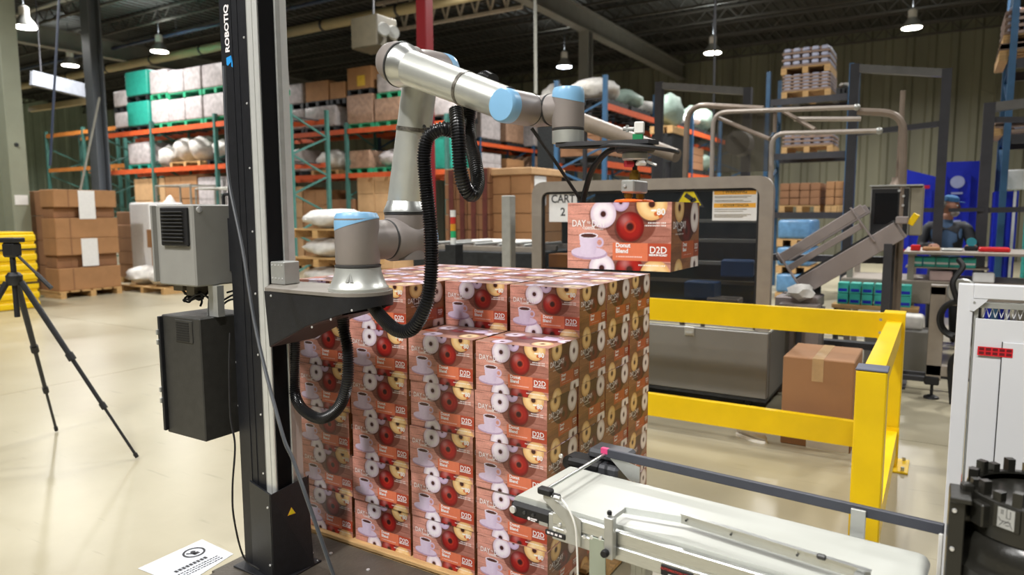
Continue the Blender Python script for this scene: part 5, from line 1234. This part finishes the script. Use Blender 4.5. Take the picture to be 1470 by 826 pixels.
# ------------------------------------------------------------------ pallet racks and their loads
rk = random.Random(11)
M_pald = mat('black_plastic_pallet', '26282a', .5)
M_mark = mat('yellow_carton_mark', 'd8b23c', .6)
def rack(label, p0, p1, depth, zs, cols, n, mu, mbm, h=None, side=1):
    """a pallet rack between ground points p0 and p1; depth goes to the left of p0->p1 when side=1"""
    p0, p1 = Vector((p0[0], p0[1], 0)), Vector((p1[0], p1[1], 0)); d = (p1-p0).normalized(); e = Vector((-d.y, d.x, 0))*side
    t = thing('pallet_rack', label, 'rack', (p0+p1)/2); h = h or zs[-1]+.5
    for k in range(n+1):
        q = p0.lerp(p1, k/n); mb = MB()
        for w_ in (0, depth): c = q+e*w_; mb.bar(c, c+Zv*h, .09, .075, upv=d)
        z = .2
        while z < h-.9: mb.bar(q+Zv*z, q+e*depth+Zv*(z+.45), .04, .04); mb.bar(q+e*depth+Zv*(z+.45), q+Zv*(z+.9), .04, .04); z += .9
        mb.build('upright', mu, t)
    for z in zs:
        for k in range(n):
            a, b = p0.lerp(p1, k/n), p0.lerp(p1, (k+1)/n)
            for w_ in (0, depth): MB().bar(a+d*.045+e*w_+Zv*(z-.06), b-d*.045+e*w_+Zv*(z-.06), .05, .12).build('beam', mbm, t)
            L = (b-a).length; m_ = int(L/.5); mb = MB()
            for j in range(m_): c = a.lerp(b, (j+.5)/m_); mb.bar(c+e*.03+Zv*(z-.02), c+e*(depth-.03)+Zv*(z-.02), .10, .025)
            dk = mb.build('deck_slats', M_steeld, t)
    return t
def pallet_part(t, x0, x1, y0, y1, z, m):
    mb = MB()
    for k in range(5): y = y0+(y1-y0-.1)*k/4; mb.bx(x0, x1, y, y+.1, z+.11, z+.13)
    for x in (x0, (x0+x1)/2-.05, x1-.1): mb.bx(x, x+.1, y0, y1, z+.0, z+.11)
    mb.build('pallet', m, t)
def load(kind, a, b, z0, dep, label, name='pallet_load', cat='pallet load', pal=None, tiers=1, m=None, nx=1, group=None, top=None, ny=3):
    """a: lower-left and b: upper-right point of the front face (same Y)"""
    x0, x1, y0, z1 = a[0], b[0], a[1], (top or b[2]); y1 = y0+dep
    t = thing(name, label, cat, ((x0+x1)/2, (y0+y1)/2, z0), group)
    th_ = (z1-z0)/tiers
    for i in range(tiers):
        z = z0+i*th_; zz = z+th_
        if pal: pallet_part(t, x0, x1, y0+.02, y1-.02, z, pal); z += .132
        if kind == 'wrap':
            w_ = (x1-x0)/nx
            for k in range(nx):
                o = MB(); o.bx(x0+k*w_+.008, x0+(k+1)*w_-.008, y0+.01, y1-.01, z, zz-.01, min(.05, w_*.1)); o.build('wrapped_goods', m or M_wrap, t)
        elif kind == 'boxes':
            w_ = (x1-x0)/nx; h_ = (zz-z)/ny
            for k in range(nx):
                for j in range(ny):
                    dx_ = rk.uniform(-.01, .01)
                    MB().bx(x0+k*w_+.006, x0+(k+1)*w_-.006, y0+.012+dx_, y1-.012+dx_, z+j*h_+.002, z+(j+1)*h_-.003, .008).build('carton', m or M_kraft, t)
        elif kind == 'bottles':
            h_ = (zz-z)/ny
            for j in range(ny):
                MB().bx(x0+.01, x1-.01, y0+.01, y1-.01, z+j*h_+.0, z+j*h_+.035).build('tray', mat('brown_tray', '8e7768', .7), t)
                mb = MB(); n_ = max(4, int((x1-x0)/.16)); w_ = (x1-x0-.04)/n_
                for k in range(n_): mb.bx(x0+.02+k*w_+w_*.12, x0+.02+(k+1)*w_-w_*.12, y0+.015, y0+.12, z+j*h_+.036, z+j*h_+h_*.95, .02)
                nd = max(3, int(dep/.18)); w2 = (dep-.14)/nd
                for k in range(nd): mb.bx(x1-.12, x1-.015, y0+.13+k*w2+w2*.12, y0+.13+(k+1)*w2-w2*.12, z+j*h_+.036, z+j*h_+h_*.95, .02)
                mb.build('bottle_row', mat('pale_bottle_pack', 'b9bdd2', .25, 0, 12, .15), t)
                MB().bx(x0+.14, x1-.13, y0+.13, y1-.02, z+j*h_+.036, z+(j+1)*h_).build('inner_fill', M_wrapb, t)
        elif kind == 'bag':
            w_ = (x1-x0)/nx
            for k in range(nx):
                mb = MB(); c = Vector((x0+w_*(k+.5), (y0+y1)/2, (z+zz)/2)); mb.ball(c, 1, (w_*.5, dep*.5, (zz-z)*.5), seg=16, jit=.20)
                for v in mb.bm.verts: v.co.z = max(v.co.z, z+.002)
                mb.build('sack', m or M_bag, t, ang=70)
    return t

# left block of racks
rack('orange and green pallet rack at left carrying the teal crates', (-20.6, 11.0), (-12.6, 11.0), 1.1, (2.78, 3.80), None, 3, M_rackgr, M_rackor, 4.0)
load('wrap', (-19.777, 11.05, 4.026), (-19.087, 11.05, 4.946), 3.80, .9, 'pale two-tier wrapped pallet left of the teal crates on the top beam', pal=M_pald, tiers=2)
t = load('wrap', (-19.163, 11.05, 3.985), (-18.122, 11.05, 5.394), 3.80, .9, 'two tall teal crates stacked on the top beam at left', 'teal_crate_stack', 'crates', pal=M_pald, tiers=2, m=M_teal)
load('wrap', (-18.023, 11.05, 3.908), (-17.231, 11.05, 5.315), 3.80, .9, 'greyish wrapped pallet directly right of the teal crates', pal=M_plgr, tiers=2)
load('wrap', (-17.252, 11.05, 3.856), (-15.846, 11.05, 5.231), 3.80, .9, 'wide wrapped pallet pair, third from the teal crates on the top beam', pal=M_plgr, tiers=2, nx=2)
load('wrap', (-15.803, 11.05, 3.759), (-14.794, 11.05, 5.228), 3.80, .9, 'wrapped pallet beside the lift column lettering on the top beam', pal=M_plgr, tiers=2)
load('wrap', (-14.779, 11.05, 3.69), (-13.625, 11.05, 5.032), 3.80, .9, 'wrapped pallet hidden behind the lift column on the top beam', pal=M_plgr, tiers=2)
load('wrap', (-19.305, 11.1, 2.9), (-18.306, 11.1, 3.528), 2.78, .8, 'white wrapped bale in the lower bay below the teal crates', pal=M_teal, m=M_wrap)
load('bag', (-18.215, 11.1, 2.859), (-17.437, 11.1, 3.389), 2.78, .8, 'slumped white sacks right of the wrapped bale in the lower bay')
load('bag', (-17.399, 11.1, 2.828), (-16.117, 11.1, 3.578), 2.78, .8, 'heap of white sacks in the middle of the lower bay', nx=2, pal=M_wood)
load('bag', (-15.818, 11.1, 2.769), (-14.998, 11.1, 3.443), 2.78, .8, 'white sacks in the lower bay beside the lift column', pal=M_pald)
load('boxes', (-19.093, 11.1, 1.131), (-17.677, 11.1, 2.528), 0, .9, 'kraft cartons standing on the floor under the left rack', 'carton_stack', 'boxes', pal=M_wood, m=M_kraft3, nx=2, ny=4)
load('boxes', (-17.656, 11.1, 1.145), (-16.261, 11.1, 2.575), 0, .9, 'tan cartons on the floor under the left rack, nearer the grey enclosure', 'carton_stack', 'boxes', pal=M_wood, m=M_kraft, nx=2, ny=4)
load('wrap', (-16.267, 11.1, 1.158), (-14.99, 11.1, 2.501), 0, .9, 'wrapped goods on the floor under the left rack behind the grey enclosure', pal=M_wood, m=M_wrap)
rack('empty orange and green rack far left before the pale wall', (-26, 12.2), (-21.3, 12.2), 1.1, (3.1, 4.25), None, 2, M_rackgr, mat('light_orange_beam', 'd8863c', .5), 4.35)

# second block, seen between column and robot
rack('orange and green pallet rack seen between the lift column and the robot arm', (-16.6, 13.5), (-10.1, 13.5), 1.1, (2.60, 3.74), None, 2, M_rackgr, M_rackor, 3.9)
load('wrap', (-15.891, 13.55, 3.922), (-15.013, 13.55, 5.109), 3.74, .9, 'two-tier white wrapped pallet beside the lift column', pal=M_pald, tiers=2)
load('wrap', (-14.97, 13.55, 3.862), (-13.782, 13.55, 4.434), 3.74, .9, 'wide white wrapped block under two kraft boxes', pal=M_pald, m=M_wrap)
za = ((-13.782, 13.55, 4.434))[2]-.008
load('boxes', (-14.908, 13.55, 4.527), (-14.034, 13.55, 5.084), za+.005, .8, 'kraft box with torn paper on top of the wide white block', 'carton_stack', 'box', pal=M_pald, m=M_kraft, nx=1, ny=1)
load('boxes', (-13.986, 13.55, 4.45), (-13.43, 13.55, 4.989), za+.005, .8, 'smaller kraft box right of the torn one on the white block', 'carton_stack', 'box', m=M_kraft, pal=M_pald, nx=1, ny=1)
load('boxes', (-13.381, 13.55, 3.759), (-12.475, 13.55, 4.601), 3.74, .9, 'tan wrapped carton pallet under the kraft box with yellow mark', pal=M_plgr, m=M_wrapb, ny=1)
zb = ((-12.475, 13.55, 4.601))[2]-.002
t = load('boxes', (-13.342, 13.55, 4.716), (-12.498, 13.55, 5.29), zb+.005, .8, 'kraft box with yellow mark, highest on the rack', 'carton_stack', 'box', pal=M_pald, m=M_kraft, ny=1)
q = Vector((-12.845, 13.5, 4.923)); MB().bx(q.x-.13, q.x+.13, 13.548, 13.556, q.z-.12, q.z+.14).build('yellow_mark', M_mark, t)
load('boxes', (-12.412, 13.55, 3.697), (-11.561, 13.55, 4.435), 3.74, .9, 'tan wrapped carton pallet left of the upper arm tube', pal=M_plgr, m=M_wrapb, ny=1)
load('wrap', (-12.336, 13.55, 4.537), (-11.543, 13.55, 5.068), ((-11.561, 13.55, 4.435))[2]-.001, .8, 'white wrapped block on the tan pallet beside the robot elbow', pal=M_plgr)
load('wrap', (-10.664, 13.6, 3.506), (-9.877, 13.6, 4.58), 3.74, .9, 'pale wrapped goods behind the red post', pal=M_pald)
load('wrap', (-16.023, 13.6, 2.675), (-15.218, 13.6, 3.354), 2.60, .8, 'white box in the lower bay beside the lift column', pal=M_pald)
load('bag', (-14.843, 13.6, 2.638), (-13.807, 13.6, 3.283), 2.60, .8, 'round white sack on a pallet in the lower bay', pal=M_wood)
load('boxes', (-13.479, 13.6, 2.595), (-12.667, 13.6, 3.19), 2.60, .8, 'tan wrapped carton on a green pallet in the lower bay', pal=M_plgr, m=M_wrapb, ny=1)
load('bag', (-12.544, 13.6, 2.565), (-11.821, 13.6, 3.2), 2.60, .8, 'greyish sacks on a green pallet in the lower bay by the arm', pal=M_plgr, m=M_wrap)
load('wrap', (-10.599, 13.6, 2.554), (-10.037, 13.6, 3.467), 2.60, .8, 'teal crate in the lower bay behind the corrugated hose', 'teal_crate', 'crate', m=M_teal)
for k, (xa, xb, yt, m_, lb_) in enumerate(((405, 432, 268, M_kraft3, 'pale cartons on the floor right beside the lift column'), (436, 470, 272, M_kraft, 'open kraft cartons on the floor under the rack'), (474, 508, 286, M_kraft2, 'brown cartons on the floor left of the tall kraft stack'), (514, 562, 250, M_kraft3, 'tall pale kraft stack on the floor left of the upper arm'))):
    load('boxes', (-16.087, 13.6, 1.1) if k == 0 else ((-15.198, 13.6, 1.109) if k == 1 else ((-14.164, 13.6, 1.119) if k == 2 else (-13.135, 13.6, 1.129))), ((-15.247, 13.6, 2.306), (-14.22, 13.6, 2.208), (-13.254, 13.6, 1.934), (-11.932, 13.6, 2.546))[k], 0, .9, lb_, 'carton_stack', 'boxes', pal=M_wood, m=m_, nx=2, ny=5)

# sacks on pallets just beyond the coffee stack
load('bag', (-8.026, 6.9, -0.19), (-7.001, 6.9, 1.631), 0, .9, 'off-white sacks piled on three stacked pallets left of the robot base', 'sack_pallet', 'sacks', pal=M_wood, tiers=4)
# brown carton pallets right of the red post
M_rb = mat('dark_red_brown_print', '5e2a22', .7, 0, 6, .3)
t = load('boxes', (-6.647, 8.8, 0.314), (-5.808, 8.8, 2.247), 0, 1.0, 'tall pallet of dark red-brown and kraft striped cartons behind the hoses', 'striped_carton_pallet', 'boxes', pal=M_wood, m=M_kraft2, nx=4, ny=9)
a_, b_ = Vector((-6.647, 8.8, 0.314)), Vector((-5.808, 8.8, 2.247))
for k in range(4): x = a_.x+(b_.x-a_.x)*(k+.42)/4; MB().bx(x, x+.09, 8.790, 8.798, .2, b_.z-.02).build('dark_print_band', M_rb, t)
t = load('boxes', (-5.853, 8.9, 0.349), (-5.145, 8.9, 2.128), 0, 1.0, 'tall pallet of kraft cartons with white label left of the machine window', 'kraft_carton_pallet', 'boxes', pal=M_wood, m=M_kraft, nx=2, ny=7)
a_, b_ = Vector((-5.853, 8.9, 0.349)), Vector((-5.145, 8.9, 2.128))
MB().bx(b_.x+.0, b_.x+.01, 9.0, 9.35, b_.z-.45, b_.z-.02).build('white_label', M_paper, t); MB().bx(a_.x-.02, b_.x+.03, 8.86, 9.93, b_.z-.002, b_.z+.10, .01).build('top_tray', M_kraft3, t)
a_ = (-5.622, 7.6, 0.494); b_ = (-4.767, 7.6, 1.21)
load('wrap', a_, b_, 0, .8, 'low wrapped pallet of grey sheets right of the signal tower', pal=M_wood, m=M_bag)
# signal tower and aluminium post
t = thing('signal_tower', 'signal tower with red, amber, green and white segments', 'signal light', (-3.87, 5.25, 0))
MB().bx(-3.93, -3.81, 5.2, 5.32, 0, 1.28).bx(-4.05, -3.69, 5.1, 5.42, 0, .04).build('stand', M_dark, t)
z = 1.28
for nm_, c in (('white_segment', 'dfe3df'), ('green_segment', '2ca36a'), ('amber_segment', 'c78d2c'), ('red_segment', 'b8352c'), ('white_cap', 'd8d8d4')):
    MB().lathe([(.026, 0), (.026, .062)], (-3.87, 5.25, z), seg=16).build(nm_, mat(nm_, c, .3), t); z += .064
t = thing('aluminium_post', 'plain aluminium profile post left of the machine window', 'post', (-3.2, 5.15, 0))
MB().bx(-3.245, -3.155, 5.105, 5.195, .015, 1.72, .006).build('profile', M_alus, t); MB().bx(-3.30, -3.10, 5.05, 5.25, 0, .015).build('foot_plate', M_steeld, t)
t = thing('dark_machine_block', 'low dark machine block with rails beyond the coffee stack', 'machine', (-4.0, 6.3, 0))
MB().bx(-4.9, -3.4, 5.9, 6.9, .1, 1.18, .01).build('body', M_dark, t)
for x in (-4.8, -3.5): MB().bx(x, x+.08, 6.0, 6.8, 0, .1).build('foot', M_dark, t)
for y in (5.95, 6.4, 6.8): MB().bx(-4.9, -3.4, y, y+.05, 1.181, 1.23).build('top_rail', M_steel, t)
for k in range(5): MB().cyl((-4.75+k*.3, 6.0, 1.245), (-4.75+k*.3, 6.8, 1.245), .014, seg=8).build('roller', M_alus, t)

# racks running away from the camera
rack('orange beamed rack running away behind the wrist, with grey packages', (-12.4, 14.9), (-12.4, 25), 1.1, (2.7, 3.76), None, 3, M_rackbl, M_rackor, 3.9, 1)
DY = [15.05, 16.6, 18.45, 19.95, 21.8, 23.3]
for k in range(6):
    load('wrap', (-13.5+.05, DY[k], 0), (-12.45, 0, 4.75+.15*((k*7) % 3)), 3.76, 1.15, ['nearest', 'second', 'third', 'fourth', 'fifth', 'sixth', 'farthest'][k]+' grey wrapped package on the upper beam of the rack running away', pal=M_pald, group='grey packages on the rack running away', m=M_wrap if k % 3 else M_wrapb)
    load('boxes', (-13.5+.05, DY[k], 0), (-12.45, 0, 3.35+.1*((k*5) % 3)), 2.70, 1.15, ['nearest', 'second', 'third', 'fourth', 'fifth', 'sixth', 'farthest'][k]+' carton load on the lower beam of the rack running away', pal=M_pald, group='carton loads on the rack running away', m=[M_kraft, M_wrapb, M_wrap][k % 3], ny=2)
rack('blue and orange rack running to the back wall above the gripper', (-5.9, 13.2), (-5.9, 24.6), 1.1, (2.6, 3.76), None, 4, M_rackbl, M_rackor, 4.3, 1)
BG = mat('pale_green_white_bulk_bag', '8fa398', .6, 0, 8, .15, .7, 8)
for k, (y, h_, lb_) in enumerate(((13.35, 4.40, 'nearest'), (14.7, 4.35, 'second'), (16.2, 4.3, 'third'), (17.55, 4.4, 'fourth'), (19.05, 4.3, 'fifth'), (20.4, 4.7, 'farthest'))):
    load('bag', (-7.0, y, 0), (-5.95, 0, h_), 3.76, 1.2, lb_+' white bulk bag on the top beam of the blue and orange rack', 'bulk_bag_load', 'bulk bag', pal=M_pald, group='bulk bags on the blue and orange rack', m=BG if k in (1, 5) else M_bag)
for k in range(6):
    load('bag' if k % 2 else 'boxes', (-7.0, (13.35, 14.7, 16.2, 17.55, 19.05, 20.4)[k], 0), (-5.95, 0, 3.35), 2.6, 1.2, ['nearest', 'second', 'third', 'fourth', 'fifth', 'farthest'][k]+' load on the lower beam of the blue and orange rack', pal=M_pald, group='lower loads on the blue and orange rack', m=BG if k % 2 else M_kraft2, ny=3)
for k, (p, hh) in enumerate((((-8.205, 15.5, 3.765), 1.05), ((-4.159, 12.2, 3.02), .95))):
    x, y, z = p
    load('bag', (x-.62+.2*k, y, 0), (x-.02+.02*k, 0, z+hh*(1, .75)[k]), z-.05, .95, ['tall white bulk bag standing behind the third wrist joint', 'pale green-white bulk bag beside the rear machine arch'][k], 'bulk_bag_load', 'bulk bag', pal=M_wood, m=[M_bag, BG][k])
    MB().bx(x-.60+.2*k, x-.04+.02*k, y+.05, y+.95, 0, z-.055, .01).build('dark_support_bin', M_dark) and tag(bpy.context.scene.collection.objects[-1], ['tall dark crate carrying the bulk bag behind the wrist', 'tall dark crate carrying the pale green bulk bag'][k], 'crate')

# rack of bottled goods at upper right
rack('blue upright rack carrying shrink-wrapped bottle pallets', (-3.0, 14.4), (-1.55, 14.4), 1.1, (1.55, 2.68, 3.72), None, 1, M_rackbl, M_steeld, 4.25)
load('bottles', (-2.766, 14.42, 3.619), (-1.902, 14.42, 4.167), 3.72, 1.0, 'bottle pallet on the top beam below the highest one', pal=M_wood, ny=5)
load('bottles', (-2.79, 14.42, 4.287), (-1.923, 14.42, 4.658), ((-1.902, 14.42, 4.167))[2]+.004, 1.0, 'highest bottle pallet, stacked on another above the tube guards', pal=M_wood, ny=3)
load('bottles', (-2.731, 14.42, 2.611), (-1.82, 14.42, 3.032), 2.68, 1.0, 'bottle pallet on the middle beam seen through the tube guards', pal=M_wood, ny=3)
load('bag', (-1.815, 14.5, 3.55), (-1.563, 14.5, 3.969), 3.72, .9, 'white bulk bag right of the highest bottle pallet', 'bulk_bag_load', 'bulk bag', pal=M_pald)
load('boxes', (-2.734, 14.42, 1.616), (-1.999, 14.42, 2.11), 1.55, 1.0, 'brown carton load with white labels below the bottle pallets', pal=M_wood, m=M_kraft2, nx=4, ny=3)
load('boxes', (-1.905, 14.42, 1.612), (-1.592, 14.42, 2.126), 1.55, 1.0, 'kraft carton load right of the brown one', pal=M_wood, m=M_kraft, nx=2, ny=3)
load('wrap', (-2.484, 13, 0.813), (-1.91, 13, 1.43), 0, 1.0, 'blue wrapped bundles on the floor under the bottle rack', m=mat('blue_film_wrap', '5c87ad', .35, 0, 9, .25, .5, 9), pal=M_wood, tiers=3)
rack('blue upright rack at the right edge carrying bottle pallets', (.66, 11.2), (3.6, 11.2), 1.1, (2.55, 3.5), None, 1, M_rackbl, M_steeld, 5.2)
load('bottles', (0.516, 11.22, 3.142), (1.75, 0, ((0.484, 11.22, 3.69))[2]), 3.5, 1.0, 'bottle pallet on the upper beam at the right edge', pal=M_wood, ny=5)
load('bottles', (0.549, 11.22, 3.717), (1.75, 0, ((0.457, 11.22, 4.164))[2]), ((0.484, 11.22, 3.69))[2]+.004, 1.0, 'topmost bottle pallet at the right edge', pal=M_wood, ny=4)
load('bottles', (0.517, 11.22, 2.23), (1.75, 0, ((0.547, 11.22, 2.624))[2]), 2.55, 1.0, 'bottle pallet on the lower beam at the right edge', pal=M_wood, ny=3)

# goods on the floor at the far left
def carton_at(label, x0, x1, y0, y1, z0, z1, m, name='bale_carton', lab=False, openf=False, group=None):
    o = tag(MB().bx(x0, x1, y0, y1, z0, z1, .01).build(name, m), label, 'box', group)
    if lab: MB().bx(x1, x1+.008, (y0+y1)/2-.14, (y0+y1)/2+.16, z0-.22, z1-.01).build('white_sheet', M_paper, o)
    MB().bx(x1, x1+.004, y0+.25, y0+.27, z0, z1).build('strap_mark', M_kraft2, o)
    return o
t = thing('wooden_pallet', 'wooden pallet under the big kraft cartons left of the grey enclosure', 'pallet', (-14.4, 7.1, 0))
for k in range(6): MB().bx(-14.95, -13.88, 6.55+k*.2, 6.70+k*.2, .11, .135).build('deck_board', M_wood, t)
for y in (6.56, 7.1, 7.6): MB().bx(-14.95, -13.88, y, y+.1, 0, .11).build('stringer', M_wood, t)
for k, (z0, z1, m_) in enumerate(((.137, .56, M_kraft), (.562, .80, M_kraft2), (.802, 1.12, M_kraft), (1.122, 1.50, M_kraft), (1.502, 1.70, M_kraft2), (1.702, 2.03, M_kraft))):
    ins = .10 if k in (1, 4) else .0
    carton_at(['lowest', 'second', 'third', 'fourth', 'fifth', 'topmost'][k]+' kraft carton of the tall stack on the left pallet', -14.42, -13.92-ins, 6.57+ins*.3, 7.72, z0, z1, m_, lab=k in (2, 5))
for k in range(4):
    carton_at(['lowest', 'second', 'third', 'topmost'][k]+' brown carton at the back of the left pallet, nearest the pale green column', -14.93, -14.43, 6.60, 7.68, .137+k*.47, .137+k*.47+.465, M_kraft2)
t = thing('yellow_crate_stack', 'stack of ribbed yellow plastic trays held by black straps at the left edge', 'crates', (-13.2, 5.3, 0))
for c, (xa, ya) in enumerate(((-12.95, 5.02), (-13.0, 4.2))):
    for k in range(8):
        z = k*.16; MB().bx(xa-.85, xa, ya, ya+.78, z+.002, z+.125, .03).bx(xa-.83, xa-.02, ya+.02, ya+.76, z+.125, z+.161, .01).build('tray', M_yellow, t)
for z in (.42, .98):
    mb = MB()
    for xa, ya in ((-12.95, 5.02), (-13.0, 4.2)): mb.bx(xa, xa+.006, ya-.0, ya+.78, z, z+.03); mb.bx(xa-.85, xa, ya-.007, ya-.001, z, z+.03)
    mb.build('black_strap', M_rubber, t)
# wire cage trolley and loose goods
def cage(label, x0, x1, y0, y1, h):
    t = thing('wire_trolley', label, 'trolley', ((x0+x1)/2, (y0+y1)/2, 0)); m_ = mat('pale_zinc_tube', 'a5a49c', .4, .5)
    for x in (x0, x1):
        for y in (y0, y1): MB().cyl((x, y, .0), (x, y, h), .025, seg=8).build('post', m_, t)
    for z in (.3, h*.55, h):
        MB().tube([(x0, y0, z), (x1, y0, z), (x1, y1, z), (x0, y1, z), (x0, y0, z)], .022, 6).build('ring_rail', m_, t)
    MB().bx(x0, x1, y0, y1, .26, .29).build('deck', M_steeld, t)
cage('pale wire trolley behind the kraft carton stack', -16.6, -15.2, 10.2, 10.85, 2.25)
cage('second pale wire trolley, closer to the left rack', -15.0, -13.4, 10.2, 10.85, 2.15)
load('boxes', (-16.118, 8.9, 0.008), (-15.157, 8.9, 1.621), 0, .8, 'small brown cartons piled right of the tall kraft stack', 'carton_pile', 'boxes', pal=M_wood, m=M_kraft2, nx=1, ny=5)
load('wrap', (-14.545, 8.3, 0.212), (-13.792, 8.3, 1.815), 0, .8, 'white paper wrapped stack between the cartons and the grey enclosure', 'paper_stack', 'stack', pal=M_wood, m=M_paper)
load('boxes', (-13.94, 8.3, 0.168), (-13.296, 8.3, 1.254), 0, .8, 'open kraft carton pile just left of the grey enclosure', 'carton_pile', 'boxes', pal=M_wood, m=M_kraft, nx=1, ny=3)
load('bag', (-14.319, 7.9, 0.084), (-12.819, 7.9, 0.529), 0, .9, 'flat heap of white paper sacks on a pallet on the floor', 'paper_sack_heap', 'sacks', pal=M_wood, nx=2)
load('bag', (-15.62, 9.3, 1.047), (-14.856, 9.3, 1.914), 0, .8, 'tall white plastic sacks standing under the left rack', 'sack_heap', 'sacks', nx=1)
# roof details at the left
t = thing('pale_duct', 'pale box duct sloping towards the slate grey column', 'duct', (-18.5, 9.202, 4.692))
MB().bar((-18.5, 8.452, 4.775), (-18.5, 10.014, 4.603), .16, .34, bev=.01).build('duct_body', mat('pale_duct_paint', '70747c', .6), t)
for p in ((-18.5, 8.675, 4.745), (-18.5, 9.709, 4.647)): MB().cyl(p, (p[0], p[1], CEIL+.02), .015, seg=6).build('hanger', M_steeld, t)
tag(MB().bar((-29.122, 13.2, 5.456), (-24.276, 13.2, 5.418), .16, .2, bev=.01).build('cream_roof_beam', M_pipe), 'cream beam below the pale duct at upper left', 'beam')
tag(MB().cyl((-12.069, 6.078, 5.595), (-12.045, 5.677, 2.337), .02, seg=6).build('hanging_cable', M_piped), 'dark blue cable hanging down at upper left', 'cable')
tag(MB().cyl((-14.556, 7.875, 3.904), (-14.503, 6.81, 0), .022, seg=6).build('slanted_pole', M_pipew), 'thin pale slanted pole left of the slate grey column', 'pole')
tag(MB().cyl((-6.718, 11.787, 6.029), (-6.586, 11.58, 3.767), .03, seg=6).build('hanging_conduit', M_pipew), 'thin grey conduit hanging from the roof above the first wrist joint', 'conduit')
t = thing('ventilation_unit', 'box-shaped roof heater unit hanging above the robot elbow', 'heater', (-9.923, 10.882, 5.132))
c = Vector((-9.923, 10.882, 5.132)); MB().box(c, (.7, .6, .6), 0, .02).build('housing', mat('dim_tan_unit', '453f30', .6), t)
for dx_ in (.0, .28): MB().lathe([(.12, -.03), (.14, 0), (.12, .06)], c+Vector((.36+.01, -.14+dx_, .02)), (1, -.5, 0), 18).build('fan_ring', M_alus, t)
MB().cyl(c+Zv*.3, (c.x, c.y, CEIL+.02), .02, seg=6).build('hanger', M_steeld, t)
MB().cyl((-3.528, 12.463, 5.196), (-3.432, 12.218, 2.81), .02, seg=6).build('black_drop_cable', M_rubber); tag(bpy.data.objects['black_drop_cable'], 'black drop cable hanging left of the highest bottle pallet', 'cable')

# pale open-web truss under the roof at the top centre
t = thing('roof_truss', 'pale open-web steel truss hanging under the roof at top centre', 'truss', (-10.6, 14.6, 6.35))
M_trs = mat('pale_truss_paint', 'b5aa9c', .5)
MB().bx(-13.2, -8.66, 14.55, 14.65, 7.08, 7.16).build('top_chord', M_trs, t); MB().bx(-13.2, -8.66, 14.56, 14.64, 6.33, 6.40).build('bottom_chord', M_trs, t)
for k in range(10):
    x = -13.15+k*.45
    MB().bar((x, 14.6, 6.40), (x+.225, 14.6, 7.08), .045, .045).build('web_bar', M_trs, t); MB().bar((x+.225, 14.6, 7.08), (x+.45, 14.6, 6.40), .045, .045).build('web_bar', M_trs, t)
